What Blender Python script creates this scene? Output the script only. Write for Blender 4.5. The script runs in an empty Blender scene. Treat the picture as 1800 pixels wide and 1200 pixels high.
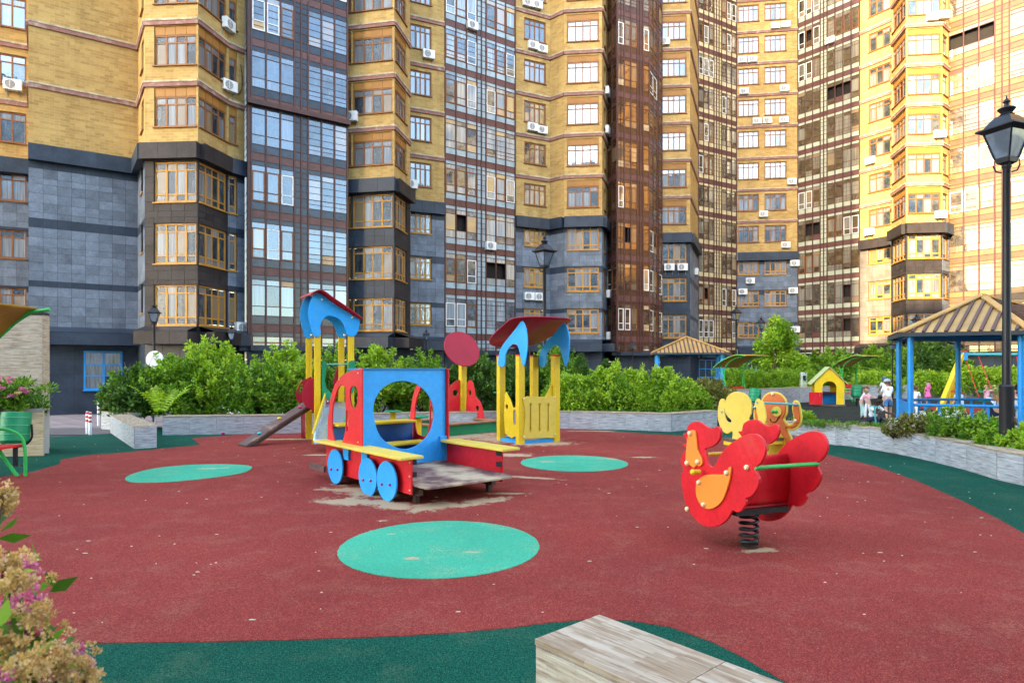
import bpy, bmesh, math, random
import numpy as np
from math import pi, sin, cos, radians, atan2, sqrt
from mathutils import Vector, Matrix
random.seed(7); np.random.seed(7)
S = bpy.context.scene
COL = S.collection
# ------------------------------------------------------------------ camera, sky, sun, exposure
F = 1150.0                     # focal length in photograph pixels (1800 wide)
cd = bpy.data.cameras.new('camera'); cam = bpy.data.objects.new('camera', cd); COL.objects.link(cam)
cam.location = (0, 0, 1.6); cam.rotation_euler = (pi/2, 0, 0)
cd.sensor_width = 36; cd.lens = 36*F/1800; cd.shift_y = 45/1800; cd.clip_end = 2000; cd.clip_start = .05
cd.dof.use_dof = True; cd.dof.focus_distance = 9; cd.dof.aperture_fstop = 9.0
S.camera = cam
SUN_EL = 20.0; SUN_DIR = Vector((.50, .866, 0)).normalized()      # horizontal travel of the light
w = bpy.data.worlds.new('World'); S.world = w; w.use_nodes = True
nt = w.node_tree; bg = nt.nodes['Background']; sky = nt.nodes.new('ShaderNodeTexSky')
sky.sky_type = 'NISHITA'; sky.sun_disc = False; sky.sun_elevation = radians(SUN_EL)
sky.sun_rotation = atan2(-SUN_DIR.x, -SUN_DIR.y); sky.air_density = 1.0; sky.dust_density = 1.0; sky.ozone_density = 1.0
nt.links.new(sky.outputs[0], bg.inputs[0]); bg.inputs[1].default_value = .15
sl = bpy.data.lights.new('sun', 'SUN'); sl.energy = 2.0; sl.angle = radians(.5); sl.color = (1, .79, .52)
so = bpy.data.objects.new('sun', sl); COL.objects.link(so); so.location = (-40, -70, 60)
so.rotation_euler = Vector((SUN_DIR.x*cos(radians(SUN_EL)), SUN_DIR.y*cos(radians(SUN_EL)), -sin(radians(SUN_EL)))).to_track_quat('-Z', 'Y').to_euler()
S.view_settings.view_transform = 'Standard'; S.view_settings.look = 'None'; S.view_settings.gamma = 1
S.view_settings.use_curve_mapping = False; S.view_settings.exposure = 3.42
S.view_settings.use_white_balance = True; S.view_settings.white_balance_temperature = 7700; S.view_settings.white_balance_tint = 8
S.render.engine = 'CYCLES'; S.cycles.max_bounces = 6; S.cycles.diffuse_bounces = 3; S.cycles.glossy_bounces = 3
S.cycles.transparent_max_bounces = 6; S.cycles.use_denoising = True

def PT(px, py, d): return Vector(((px-900)/F*d, d, 1.6+(645-py)/F*d))
def G(px, py, z=0.0):
    d = (1.6-z)*F/(py-645); return ((px-900)/F*d, d)
def PX(px, d): return ((px-900)/F*d, d)

# ------------------------------------------------------------------ materials
MATS = {}
def nodes(name):
    m = bpy.data.materials.new(name); m.use_nodes = True
    return m, m.node_tree, m.node_tree.nodes['Principled BSDF']
def N(t, typ, **kw):
    n = t.nodes.new(typ)
    for k, v in kw.items():
        if k.startswith('i_'): n.inputs[k[2:]].default_value = v
        else: setattr(n, k, v)
    return n
def c4(c): return (c[0], c[1], c[2], 1)
def mixc(t, fac, a, b, mode='MIX'):
    n = t.nodes.new('ShaderNodeMix'); n.data_type = 'RGBA'; n.blend_type = mode
    for s, v in ((n.inputs[0], fac), (n.inputs[6], a), (n.inputs[7], b)):
        if hasattr(v, 'links'): t.links.new(v, s)
        else: s.default_value = v if not isinstance(v, tuple) or len(v) == 4 else c4(v)
    return n.outputs[2]
def ramp(t, src, lo, hi):
    n = t.nodes.new('ShaderNodeMapRange'); n.inputs[1].default_value = lo; n.inputs[2].default_value = hi
    t.links.new(src, n.inputs[0]); return n.outputs[0]
def math_(t, op, a, b=None):
    n = t.nodes.new('ShaderNodeMath'); n.operation = op
    for s, v in zip(n.inputs, (a, b)):
        if v is None: continue
        if hasattr(v, 'links'): t.links.new(v, s)
        else: s.default_value = v
    return n.outputs[0]
def coords(t, jitter=True):
    tc = t.nodes.new('ShaderNodeTexCoord')
    if not jitter: return tc.outputs['Object']
    oi = t.nodes.new('ShaderNodeObjectInfo'); vm = t.nodes.new('ShaderNodeVectorMath'); vm.operation = 'MULTIPLY_ADD'
    cx = t.nodes.new('ShaderNodeCombineXYZ')
    for i in range(3): t.links.new(oi.outputs['Random'], cx.inputs[i])
    t.links.new(cx.outputs[0], vm.inputs[0]); vm.inputs[1].default_value = (37, 23, 51)
    t.links.new(tc.outputs['Object'], vm.inputs[2]); return vm.outputs[0]
def noise(t, vec, scale, detail=3, rough=.6):
    n = N(t, 'ShaderNodeTexNoise', i_Scale=scale, i_Detail=detail, i_Roughness=rough); t.links.new(vec, n.inputs['Vector']); return n.outputs[0]
def bump(t, b, h, s, dist=.01):
    n = N(t, 'ShaderNodeBump', i_Strength=s, i_Distance=dist); t.links.new(h, n.inputs['Height']); t.links.new(n.outputs[0], b.inputs['Normal'])
def mat(name, col, rough=.5, var=.12, scale=3, bs=.0, metal=0, grain=0, objvar=0, dirt=None, spec=.28, dlo=.56):
    if name in MATS: return MATS[name]
    m, t, b = nodes(name); v = coords(t)
    n1 = noise(t, v, scale, 4); n2 = noise(t, v, scale*9, 3)
    f = ramp(t, n1, .3, .7)
    c = mixc(t, f, tuple(x*(1-var) for x in col), tuple(min(1, x*(1+var)) for x in col))
    if grain: c = mixc(t, ramp(t, n2, .35, .75), c, mixc(t, 1.0, c, (1-grain,)*3, 'MULTIPLY'))
    if objvar:
        oi = t.nodes.new('ShaderNodeObjectInfo'); at = N(t, 'ShaderNodeAttribute', attribute_name='rv'); fr = math_(t, 'FRACT', math_(t, 'ADD', math_(t, 'MULTIPLY', oi.outputs['Random'], 7.31), math_(t, 'MULTIPLY', at.outputs['Fac'], 3.7)))
        c = mixc(t, fr, mixc(t, 1.0, c, (1-objvar,)*3, 'MULTIPLY'), c)
    if dirt: c = mixc(t, math_(t, 'MULTIPLY', ramp(t, n1, dlo, dlo+.12), dirt[1]), c, c4(dirt[0]))
    t.links.new(c, b.inputs['Base Color']); b.inputs['Roughness'].default_value = rough; b.inputs['Metallic'].default_value = metal; b.inputs['Specular IOR Level'].default_value = spec
    if bs: bump(t, b, n2, bs)
    MATS[name] = m; return m

def brick_mat(name, c1, c2, mortar, bw=.42, bh=.14, msz=.008, stain=.35):
    m, t, b = nodes(name); tc = t.nodes.new('ShaderNodeTexCoord'); sp = t.nodes.new('ShaderNodeSeparateXYZ'); t.links.new(tc.outputs['Object'], sp.inputs[0])
    cx = t.nodes.new('ShaderNodeCombineXYZ'); t.links.new(math_(t, 'ADD', sp.outputs[0], sp.outputs[1]), cx.inputs[0]); t.links.new(sp.outputs[2], cx.inputs[1])
    br = N(t, 'ShaderNodeTexBrick', i_Scale=1.0); br.inputs['Brick Width'].default_value = bw; br.inputs['Row Height'].default_value = bh
    br.inputs['Mortar Size'].default_value = msz; br.inputs['Color1'].default_value = c4(c1); br.inputs['Color2'].default_value = c4(c2); br.inputs['Mortar'].default_value = c4(mortar)
    br.inputs['Mortar Smooth'].default_value = .3; t.links.new(cx.outputs[0], br.inputs['Vector'])
    v = coords(t); n1 = noise(t, v, .5, 5); n2 = noise(t, v, 14, 3); n3 = noise(t, v, 2.3, 5, .7)
    c = mixc(t, ramp(t, n1, .35, .7), br.outputs['Color'], mixc(t, 1.0, br.outputs['Color'], (.80, .76, .74), 'MULTIPLY'))
    c = mixc(t, math_(t, 'MULTIPLY', ramp(t, n3, .58, .75), stain), c, (.42, .35, .25))
    c = mixc(t, ramp(t, n2, .3, .8), c, mixc(t, 1.0, c, (.86,)*3, 'MULTIPLY'))
    mp = t.nodes.new('ShaderNodeMapping'); mp.inputs['Scale'].default_value = (1.6, 1.6, .16); t.links.new(v, mp.inputs[0]); sk = noise(t, mp.outputs[0], 1.4, 5, .7)
    c = mixc(t, math_(t, 'MULTIPLY', ramp(t, sk, .52, .72), .55), c, mixc(t, 1.0, c, (.62, .60, .58, 1), 'MULTIPLY'))
    t.links.new(c, b.inputs['Base Color']); b.inputs['Roughness'].default_value = .85; b.inputs['Specular IOR Level'].default_value = .15
    bump(t, b, br.outputs['Fac'], -.35, .02); MATS[name] = m; return m
def stack_mat(name, cols, bw=.16, bh=.022, rough=.55):
    """ceramic tile printed with thin stacked stone strips"""
    m, t, b = nodes(name); v0 = coords(t); sp = t.nodes.new('ShaderNodeSeparateXYZ'); t.links.new(v0, sp.inputs[0])
    cx = t.nodes.new('ShaderNodeCombineXYZ'); t.links.new(sp.outputs[0], cx.inputs[0]); t.links.new(math_(t, 'ADD', sp.outputs[1], sp.outputs[2]), cx.inputs[1])
    wob = noise(t, cx.outputs[0], 4, 2)
    br = N(t, 'ShaderNodeTexBrick', i_Scale=1.0, i_Bias=.1); br.inputs['Brick Width'].default_value = bw; br.inputs['Row Height'].default_value = bh
    br.inputs['Mortar Size'].default_value = .0006; br.offset = .37; br.inputs['Color1'].default_value = c4(cols[0]); br.inputs['Color2'].default_value = c4(cols[1]); br.inputs['Mortar'].default_value = c4(cols[2])
    t.links.new(cx.outputs[0], br.inputs['Vector'])
    mp = t.nodes.new('ShaderNodeMapping'); mp.inputs['Scale'].default_value = (3.5, 40, 1); t.links.new(cx.outputs[0], mp.inputs[0])
    st = noise(t, mp.outputs[0], 1.0, 4, .65)
    c = mixc(t, ramp(t, st, .52, .66), br.outputs['Color'], c4(cols[2])); c = mixc(t, math_(t, 'MULTIPLY', ramp(t, st, .46, .36), .7), c, c4(cols[3]))
    c = mixc(t, ramp(t, wob, .3, .8), c, mixc(t, 1.0, c, (.85,)*3, 'MULTIPLY'))
    t.links.new(c, b.inputs['Base Color']); b.inputs['Roughness'].default_value = rough
    bump(t, b, st, .5, .006); MATS[name] = m; return m
def GW(px, py, rx, ry, a=0): return (*G(px, py), rx, ry, radians(a))
SANDR = [GW(620, 882, .62, .30, -12), GW(690, 888, .60, .26, -38), GW(765, 890, .55, .30, 30), GW(845, 882, .55, .22, 35), GW(640, 865, .8, .35, -40), GW(672, 916, .07, .03), GW(1330, 968, .24, .10, 10), GW(560, 800, .4, .1), GW(590, 861, .3, .1), GW(660, 765, 1.5, .9, 0), GW(800, 765, 1.5, 1.4, 0), GW(900, 772, 1.3, 1.0, 20), GW(955, 780, .9, .5, 10), GW(520, 772, 1.2, .16, 5), GW(900, 800, .5, .3), GW(1130, 804, .35, .1), GW(930, 840, .7, .10, -20), GW(890, 868, .35, .08), GW(1060, 758, 1.2, .12, -5), GW(248, 789, .5, .1)]
SANDM = [GW(725, 983, .12, .05), GW(830, 972, .11, .04), GW(370, 824, .30, .10, 8), GW(1080, 807, .30, .13), GW(960, 812, .22, .10), GW(690, 940, .08, .03)]
def rubber_mat(name, col, hi, lo, wear=(.45, .32, .2), wearamt=.25, gs=170, sand=()):
    m, t, b = nodes(name); v = coords(t, False)
    a = noise(t, v, gs, 2, .7); a2 = noise(t, v, gs*.37, 2, .7); l = noise(t, v, .45, 4); l2 = noise(t, v, 2.4, 6, .7)
    c = mixc(t, ramp(t, a, .42, .62), c4(lo), c4(col)); c = mixc(t, ramp(t, a, .58, .74), c, c4(hi))
    c = mixc(t, ramp(t, a2, .35, .7), mixc(t, 1.0, c, (.72,)*3, 'MULTIPLY'), c)
    c = mixc(t, ramp(t, l, .3, .7), mixc(t, 1.0, c, (.74,)*3, 'MULTIPLY'), c)
    c = mixc(t, math_(t, 'MULTIPLY', math_(t, 'MULTIPLY', ramp(t, l2, .5, .75), ramp(t, a2, .35, .6)), wearamt), c, c4(wear))
    vo = N(t, 'ShaderNodeTexVoronoi', i_Scale=5.5); t.links.new(v, vo.inputs['Vector'])
    c = mixc(t, ramp(t, vo.outputs['Distance'], .022, .012), c, (.55, .46, .36, 1))
    if sand:
        nz = noise(t, v, 5, 5, .75); sm = None; sp = t.nodes.new('ShaderNodeSeparateXYZ'); t.links.new(v, sp.inputs[0])
        for (x0, y0, rx, ry, an) in sand:
            dx = math_(t, 'SUBTRACT', sp.outputs[0], x0); dy = math_(t, 'SUBTRACT', sp.outputs[1], y0)
            ux = math_(t, 'MULTIPLY', math_(t, 'ADD', math_(t, 'MULTIPLY', dx, cos(an)), math_(t, 'MULTIPLY', dy, sin(an))), 1/rx)
            uy = math_(t, 'MULTIPLY', math_(t, 'SUBTRACT', math_(t, 'MULTIPLY', dy, cos(an)), math_(t, 'MULTIPLY', dx, sin(an))), 1/ry)
            q = math_(t, 'MAXIMUM', math_(t, 'SUBTRACT', 1.25, math_(t, 'SQRT', math_(t, 'ADD', math_(t, 'MULTIPLY', ux, ux), math_(t, 'MULTIPLY', uy, uy)))), 0.0)
            sm = q if sm is None else math_(t, 'MAXIMUM', sm, q)
        mk = ramp(t, math_(t, 'ADD', math_(t, 'MULTIPLY', sm, .55), math_(t, 'MULTIPLY', math_(t, 'SUBTRACT', nz, .5), math_(t, 'MULTIPLY', math_(t, 'MINIMUM', math_(t, 'MULTIPLY', sm, 8), 1.0), 1.5))), .22, .42)
        c = mixc(t, math_(t, 'MULTIPLY', mk, .88), c, mixc(t, ramp(t, a, .3, .7), (.36, .25, .15, 1), (.56, .42, .27, 1)))
    t.links.new(c, b.inputs['Base Color']); b.inputs['Roughness'].default_value = .95; b.inputs['Specular IOR Level'].default_value = .08; bump(t, b, a, .8, .004); MATS[name] = m; return m
def glass_mat(name, dark=(.03, .04, .05), curtain=(.33, .35, .38), tint=(.25, .31, .37), refl=.42, pcurt=.55, tile=None):
    """window pane: sky reflecting gloss over a painted curtain with fold shade, or painted room darkness"""
    m, t, b = nodes(name); tc = t.nodes.new('ShaderNodeTexCoord'); oi = t.nodes.new('ShaderNodeObjectInfo')
    at = N(t, 'ShaderNodeAttribute', attribute_name='rv')
    r = math_(t, 'FRACT', math_(t, 'ADD', math_(t, 'MULTIPLY', at.outputs['Fac'], 7.13), oi.outputs['Random']))
    r2 = math_(t, 'FRACT', math_(t, 'MULTIPLY', r, 13.7))
    v = coords(t); mp = t.nodes.new('ShaderNodeMapping'); mp.inputs['Scale'].default_value = (1, 1, .04); t.links.new(v, mp.inputs[0])
    fold = noise(t, mp.outputs[0], 9, 2)
    cur = mixc(t, ramp(t, fold, .35, .65), tuple(x*.55 for x in curtain), curtain)  # shade in the curtain folds painted into the colour
    cur = mixc(t, math_(t, 'GREATER_THAN', r2, .82), cur, (.45, .33, .2, 1))
    room = mixc(t, ramp(t, noise(t, v, 2.2, 3), .4, .7), c4(dark), tuple(x*3+.02 for x in dark))  # darkness inside the room painted onto the pane
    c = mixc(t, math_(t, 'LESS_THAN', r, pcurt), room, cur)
    t.links.new(c, b.inputs['Base Color']); b.inputs['Roughness'].default_value = .25
    gl = N(t, 'ShaderNodeBsdfGlossy', i_Roughness=.03); gl.inputs['Color'].default_value = c4(tint)
    bp = N(t, 'ShaderNodeBump', i_Strength=.12, i_Distance=.02); t.links.new(noise(t, v, 1.6, 2), bp.inputs['Height']); t.links.new(bp.outputs[0], gl.inputs['Normal'])
    lw = N(t, 'ShaderNodeLayerWeight', i_Blend=.25)
    mx = t.nodes.new('ShaderNodeMixShader'); t.links.new(math_(t, 'MINIMUM', math_(t, 'ADD', math_(t, 'ADD', math_(t, 'MULTIPLY', r2, .25), refl-.12), math_(t, 'MULTIPLY', lw.outputs['Fresnel'], .4)), .95), mx.inputs[0])
    t.links.new(b.outputs[0], mx.inputs[1]); t.links.new(gl.outputs[0], mx.inputs[2])
    t.links.new(mx.outputs[0], t.nodes['Material Output'].inputs[0]); MATS[name] = m; return m
def leaf_mat(name, ca, cb, cc):
    m, t, b = nodes(name); at = N(t, 'ShaderNodeAttribute', attribute_name='rv')
    cr = t.nodes.new('ShaderNodeValToRGB'); e = cr.color_ramp.elements; e[0].color = c4(ca); e[1].color = c4(cc); e[1].position = 1
    x = cr.color_ramp.elements.new(.55); x.color = c4(cb); t.links.new(at.outputs['Fac'], cr.inputs[0])
    t.links.new(cr.outputs[0], b.inputs['Base Color']); b.inputs['Roughness'].default_value = .55
    tr = t.nodes.new('ShaderNodeBsdfTranslucent'); t.links.new(mixc(t, 1.0, cr.outputs[0], (1.3, 1.5, .6, 1), 'MULTIPLY'), tr.inputs[0])
    mx = N(t, 'ShaderNodeMixShader', i_Fac=.35); t.links.new(b.outputs[0], mx.inputs[1]); t.links.new(tr.outputs[0], mx.inputs[2])
    t.links.new(mx.outputs[0], t.nodes['Material Output'].inputs[0]); MATS[name] = m; return m

BRICK = brick_mat('yellow_brick', (.55, .37, .135), (.40, .25, .085), (.50, .39, .22))
PINK = mat('pink_band_brick', (.30, .15, .13), .85, .2, 2, .2, grain=.3, dirt=((.45, .4, .33), .5))
SLATE = mat('slate_tile', (.165, .205, .265), .5, .26, 1.4, .15, grain=.3, objvar=.34)
SLATE_D = mat('dark_slate_tile', (.030, .045, .070), .45, .25, 1.5, .1, grain=.2, objvar=.2)
SLATE_B = mat('brown_black_tile', (.042, .036, .038), .5, .25, 1.5, .1, grain=.25, objvar=.3, spec=.15)
GROUT = mat('grout_grey', (.02, .024, .03), .9)
FRAME = mat('brown_frame', (.22, .085, .028), .45, .15, 2)
FRAME_G = mat('golden_frame', (.42, .20, .04), .45, .15, 2)
PANEL_B = mat('ochre_panel', (.33, .15, .035), .5, .12, 2, grain=.1)
GLASS = glass_mat('window_glass')
TRED = mat('play_red', (.68, .016, .026), .38, .14, 2.5, .05, grain=.2, dirt=((.42, .09, .07), .35))
TREDD = mat('play_crimson', (.36, .012, .03), .35, .10, 2.5, .05)
TBLUE = mat('play_blue', (.004, .34, .80), .42, .10, 2.0, .05, grain=.14, dirt=((.08, .30, .52), .4))
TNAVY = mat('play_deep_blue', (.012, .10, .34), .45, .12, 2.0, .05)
TYEL = mat('play_yellow', (.76, .50, .025), .42, .10, 3, .08, grain=.14, dirt=((.50, .36, .10), .4))
TYELP = mat('play_pale_yellow', (.70, .50, .08), .5, .08, 1.2, .03, grain=.10, dirt=((.55, .42, .16), .35))
TORG = mat('play_orange', (.85, .24, .04), .4, .06, 2)
TBRO = mat('play_burnt_orange', (.62, .14, .035), .4, .08, 2)
TGRN = mat('play_green', (.005, .25, .11), .42, .12, 2, .05)
TGRN2 = mat('tube_green', (.02, .42, .09), .35, .08, 2)
TEAL = mat('play_teal', (.03, .40, .42), .4, .08, 2)
BBLUE = mat('gazebo_blue', (.006, .25, .62), .38, .12, 2, .05, grain=.1)
BROWNP = mat('brown_plywood', (.13, .075, .07), .6, .2, 2, .15, grain=.3, dirt=((.42, .31, .2), .5))
DECKM = mat('sandy_deck', (.17, .085, .08), .8, .25, 1.3, .3, grain=.3, dirt=((.5, .38, .25), .9), dlo=.47)
WOODR = mat('sandbox_rim_wood', (.42, .17, .09), .65, .2, 4, .2, grain=.3)
SAND = mat('sand', (.50, .36, .20), .95, .2, 3, .5, grain=.3)
BLACKM = mat('black_metal', (.018, .018, .022), .35, .15, 4)
DSTEEL = mat('dark_steel', (.05, .035, .03), .45, .2, 4, metal=.4)
BOLT = mat('pale_bolt_cap', (.75, .62, .35), .35, .05, 3)
BOLTP = mat('pink_bolt_cap', (.55, .02, .16), .35, .05, 3)
WHITE = mat('white_plastic', (.74, .75, .74), .4, .05, 3)
GREYP = mat('grey_plastic', (.25, .26, .27), .5, .1, 3)
STONE = stack_mat('grey_stack_stone', ((.46, .47, .50), (.36, .37, .40), (.20, .19, .19), (.60, .61, .63)))
STONE_W = stack_mat('warm_stack_stone', ((.56, .46, .36), (.44, .34, .25), (.26, .18, .12), (.62, .55, .46)))
STONE_O = stack_mat('orange_stack_stone', ((.66, .50, .32), (.56, .40, .24), (.34, .21, .11), (.72, .60, .44)))
STONE_T = stack_mat('tan_coping_stone', ((.54, .42, .31), (.33, .22, .135), (.22, .12, .065), (.56, .47, .37)), .22, .03)
JOINT = mat('pale_grout', (.52, .52, .52), .9)
RED_R = rubber_mat('red_rubber', (.47, .078, .056), (.64, .20, .15), (.23, .028, .028), wearamt=.2, sand=SANDR)
GREEN_R = rubber_mat('green_rubber', (.006, .14, .085), (.05, .28, .18), (.001, .05, .034), wear=(.2, .2, .1), wearamt=.22)
MINT_R = rubber_mat('mint_rubber', (.075, .56, .34), (.14, .68, .46), (.04, .42, .26), wear=(.5, .38, .2), wearamt=.35, sand=SANDM)
DARK_R = rubber_mat('dark_rubber', (.035, .05, .045), (.07, .09, .08), (.015, .022, .02), wear=(.2, .13, .06), wearamt=.6, gs=80)
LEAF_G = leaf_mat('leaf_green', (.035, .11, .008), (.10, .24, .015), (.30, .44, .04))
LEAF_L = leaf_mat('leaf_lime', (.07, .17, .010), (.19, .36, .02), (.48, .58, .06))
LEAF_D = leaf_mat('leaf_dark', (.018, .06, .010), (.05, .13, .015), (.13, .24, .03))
LEAF_B = leaf_mat('leaf_bronze', (.09, .055, .02), (.17, .16, .04), (.33, .30, .07))
PETAL = leaf_mat('petal_pink', (.62, .07, .30), (.72, .18, .42), (.80, .45, .56))
PETALW = leaf_mat('petal_faded', (.40, .24, .10), (.64, .38, .17), (.78, .52, .38))
PETALWH = leaf_mat('petal_white', (.6, .6, .52), (.7, .7, .66), (.8, .75, .75))
BARK = mat('bark', (.09, .06, .04), .9, .3, 8, .5, grain=.3)

# ------------------------------------------------------------------ mesh helpers
class MB:
    def __init__(s): s.v = []; s.f = []; s.m = []; s.r = []
    def add(s, vs, fs, m=0, r=None):
        o = len(s.v); s.v += [tuple(x) for x in vs]; s.f += [tuple(i+o for i in f) for f in fs]; s.m += [m]*len(fs)
        r = random.random() if r is None else r; s.r += [r]*len(fs); return s
    def box(s, x0, x1, y0, y1, z0, z1, m=0, r=None):
        vs = [(x0,y0,z0),(x1,y0,z0),(x1,y1,z0),(x0,y1,z0),(x0,y0,z1),(x1,y0,z1),(x1,y1,z1),(x0,y1,z1)]
        return s.add(vs, [(0,3,2,1),(4,5,6,7),(0,1,5,4),(1,2,6,5),(2,3,7,6),(3,0,4,7)], m, r)
    def obox(s, a, b, wdt, hgt, m=0, up=(0,0,1)):
        """bar from a to b with section wdt x hgt"""
        a, b = Vector(a), Vector(b); d = (b-a).normalized(); up = Vector(up)
        if abs(d.dot(up)) > .98: up = Vector((1,0,0))
        sx = d.cross(up).normalized()*wdt/2; sz = sx.cross(d).normalized()*hgt/2
        vs = [p+i*sx+j*sz for p in (a,b) for i,j in ((-1,-1),(1,-1),(1,1),(-1,1))]
        return s.add(vs, [(3,2,1,0),(4,5,6,7),(0,1,5,4),(1,2,6,5),(2,3,7,6),(3,0,4,7)], m)
    def tube(s, pts, r, n=10, m=0, caps=True):
        pts = [Vector(p) for p in pts]; rs = r if isinstance(r, (list, tuple)) else [r]*len(pts); rings = []
        for i, p in enumerate(pts):
            d = (pts[min(i+1, len(pts)-1)]-pts[max(i-1, 0)]).normalized(); u = Vector((0,0,1)) if abs(d.z) < .95 else Vector((1,0,0))
            if i and abs(d.dot(pa)) < .995: u = pa
            a = d.cross(u).normalized(); b = d.cross(a); pa = u
            rings.append([p+rs[i]*(cos(2*pi*k/n)*a+sin(2*pi*k/n)*b) for k in range(n)])
        vs = [v for rg in rings for v in rg]; fs = []
        for i in range(len(pts)-1):
            for k in range(n): fs.append((i*n+k, i*n+(k+1)%n, (i+1)*n+(k+1)%n, (i+1)*n+k))
        if caps: fs += [tuple(range(n))[::-1], tuple((len(pts)-1)*n+k for k in range(n))]
        return s.add(vs, fs, m)
    def lathe(s, prof, n=16, m=0, c=(0,0,0), sx=1, sy=1, rot=0):
        vs = []; fs = []
        for (r, z) in prof: vs += [(c[0]+sx*r*cos(rot+2*pi*k/n), c[1]+sy*r*sin(rot+2*pi*k/n), c[2]+z) for k in range(n)]
        for i in range(len(prof)-1):
            for k in range(n): fs.append((i*n+k, i*n+(k+1)%n, (i+1)*n+(k+1)%n, (i+1)*n+k))
        fs += [tuple(range(n))[::-1], tuple((len(prof)-1)*n+k for k in range(n))]
        return s.add(vs, fs, m)
    def ball(s, c, r, m=0, n=10, sz=1.0):
        return s.lathe([(max(.001, r*sin(pi*i/6)), -r*sz*cos(pi*i/6)) for i in range(7)], n, m, c)
    def prism(s, poly, z0, z1, m=0):
        n = len(poly); vs = [(x, y, z0) for x, y in poly]+[(x, y, z1) for x, y in poly]
        return s.add(vs, [tuple(range(n))[::-1], tuple(range(n, 2*n))]+[(i, (i+1) % n, n+(i+1) % n, n+i) for i in range(n)], m)
    def mesh(s, name, mats, smooth=False):
        me = bpy.data.meshes.new(name); me.from_pydata(s.v, [], s.f)
        for m in mats: me.materials.append(m)
        if len(mats) > 1: me.polygons.foreach_set('material_index', s.m)
        a = me.attributes.new('rv', 'FLOAT', 'FACE'); a.data.foreach_set('value', s.r)
        bm = bmesh.new(); bm.from_mesh(me); bmesh.ops.recalc_face_normals(bm, faces=bm.faces); bm.to_mesh(me); bm.free()
        if smooth:
            me.polygons.foreach_set('use_smooth', [True]*len(me.polygons))
            try: me.set_sharp_from_angle(angle=radians(40))
            except Exception: pass
        me.update(); return me
def link(name, data, parent=None, loc=(0,0,0), rz=0, **props):
    o = bpy.data.objects.new(name, data); COL.objects.link(o); o.location = loc
    if rz: o.rotation_euler = (0, 0, rz)
    if parent: o.parent = parent
    for k, v in props.items():
        if v is not None: o[k] = v
    return o
def part(name, mb, mats, parent, smooth=False, loc=(0,0,0), rz=0, bevel=0, **props):
    if not isinstance(mats, (list, tuple)): mats = [mats]
    o = link(name, mb.mesh(name, mats, smooth) if isinstance(mb, MB) else mb, parent, loc, rz, **props)
    if bevel:
        md = o.modifiers.new('b', 'BEVEL'); md.width = bevel; md.segments = 2; md.limit_method = 'ANGLE'
    return o
def thing(name, label, cat, loc=(0,0,0), rz=0, group=None, kind=None):
    return link(name, None, None, loc, rz, label=label, category=cat, group=group, kind=kind)
def tag(o, label, cat, group=None, kind=None):
    o['label'] = label; o['category'] = cat
    if group: o['group'] = group
    if kind: o['kind'] = kind
    return o
def copy_tree(o, parent=None):
    c = o.copy(); COL.objects.link(c)
    if parent: c.parent = parent
    for ch in list(o.children): copy_tree(ch, c)
    return c
def smooth_loop(pts, n=6, closed=True):
    """Catmull-Rom through the points"""
    out = []; L = len(pts)
    for i in range(L if closed else L-1):
        g = lambda k: Vector(pts[k % L]) if closed else Vector(pts[max(0, min(L-1, k))])
        p0, p1, p2, p3 = g(i-1), g(i), g(i+1), g(i+2)
        for j in range(n):
            t = j/n; out.append(tuple(.5*((2*p1)+(-p0+p2)*t+(2*p0-5*p1+4*p2-p3)*t*t+(-p0+3*p1-3*p2+p3)*t**3)))
    if not closed: out.append(tuple(pts[-1]))
    return out
def circ(cx, cz, rx, rz=None, n=40, a0=0):
    rz = rz or rx; return [(cx+rx*cos(a0+2*pi*k/n), cz+rz*sin(a0+2*pi*k/n)) for k in range(n)]
def board_mesh(name, loops, th, m, bev=.005):
    """a board cut to the outline loops[0] with holes loops[1:], standing in local x-z, th thick along y"""
    cu = bpy.data.curves.new(name, 'CURVE'); cu.dimensions = '2D'; cu.fill_mode = 'BOTH'; cu.extrude = max(.001, th/2-bev); cu.bevel_depth = bev; cu.bevel_resolution = 1; cu.offset = -bev
    for lp in loops:
        sp = cu.splines.new('POLY'); sp.points.add(len(lp)-1)
        for p, q in zip(sp.points, lp): p.co = (q[0], q[1], 0, 1)
        sp.use_cyclic_u = True
    o = bpy.data.objects.new('tmp', cu); COL.objects.link(o)
    dg = bpy.context.evaluated_depsgraph_get(); me = bpy.data.meshes.new_from_object(o.evaluated_get(dg)); bpy.data.objects.remove(o); bpy.data.curves.remove(cu)
    me.name = name; me.transform(Matrix(((1,0,0,0),(0,0,-1,0),(0,1,0,0),(0,0,0,1))))
    me.materials.clear(); me.materials.append(m)
    me.polygons.foreach_set('use_smooth', [False]*len(me.polygons)); return me
def board(name, loops, th, m, parent, loc=(0,0,0), rz=0, **props):
    return link(name, board_mesh(name, loops, th, m), parent, loc, rz, **props)
class Plane:
    """vertical plane through C with horizontal direction u: photograph pixel -> (t, z) in it"""
    def __init__(s, C, u): s.C = Vector(C[:2]); s.u = Vector(u[:2]).normalized(); s.rz = atan2(s.u.y, s.u.x)
    def __call__(s, px, py):
        k = (px-900)/F; t = (k*s.C.y-s.C.x)/(s.u.x-k*s.u.y); d = s.C.y+s.u.y*t
        return (t, 1.6+(645-py)/F*d)
    def at(s, t, z=0, n=0): return Vector((s.C.x+s.u.x*t-s.u.y*n, s.C.y+s.u.y*t+s.u.x*n, z))
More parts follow.
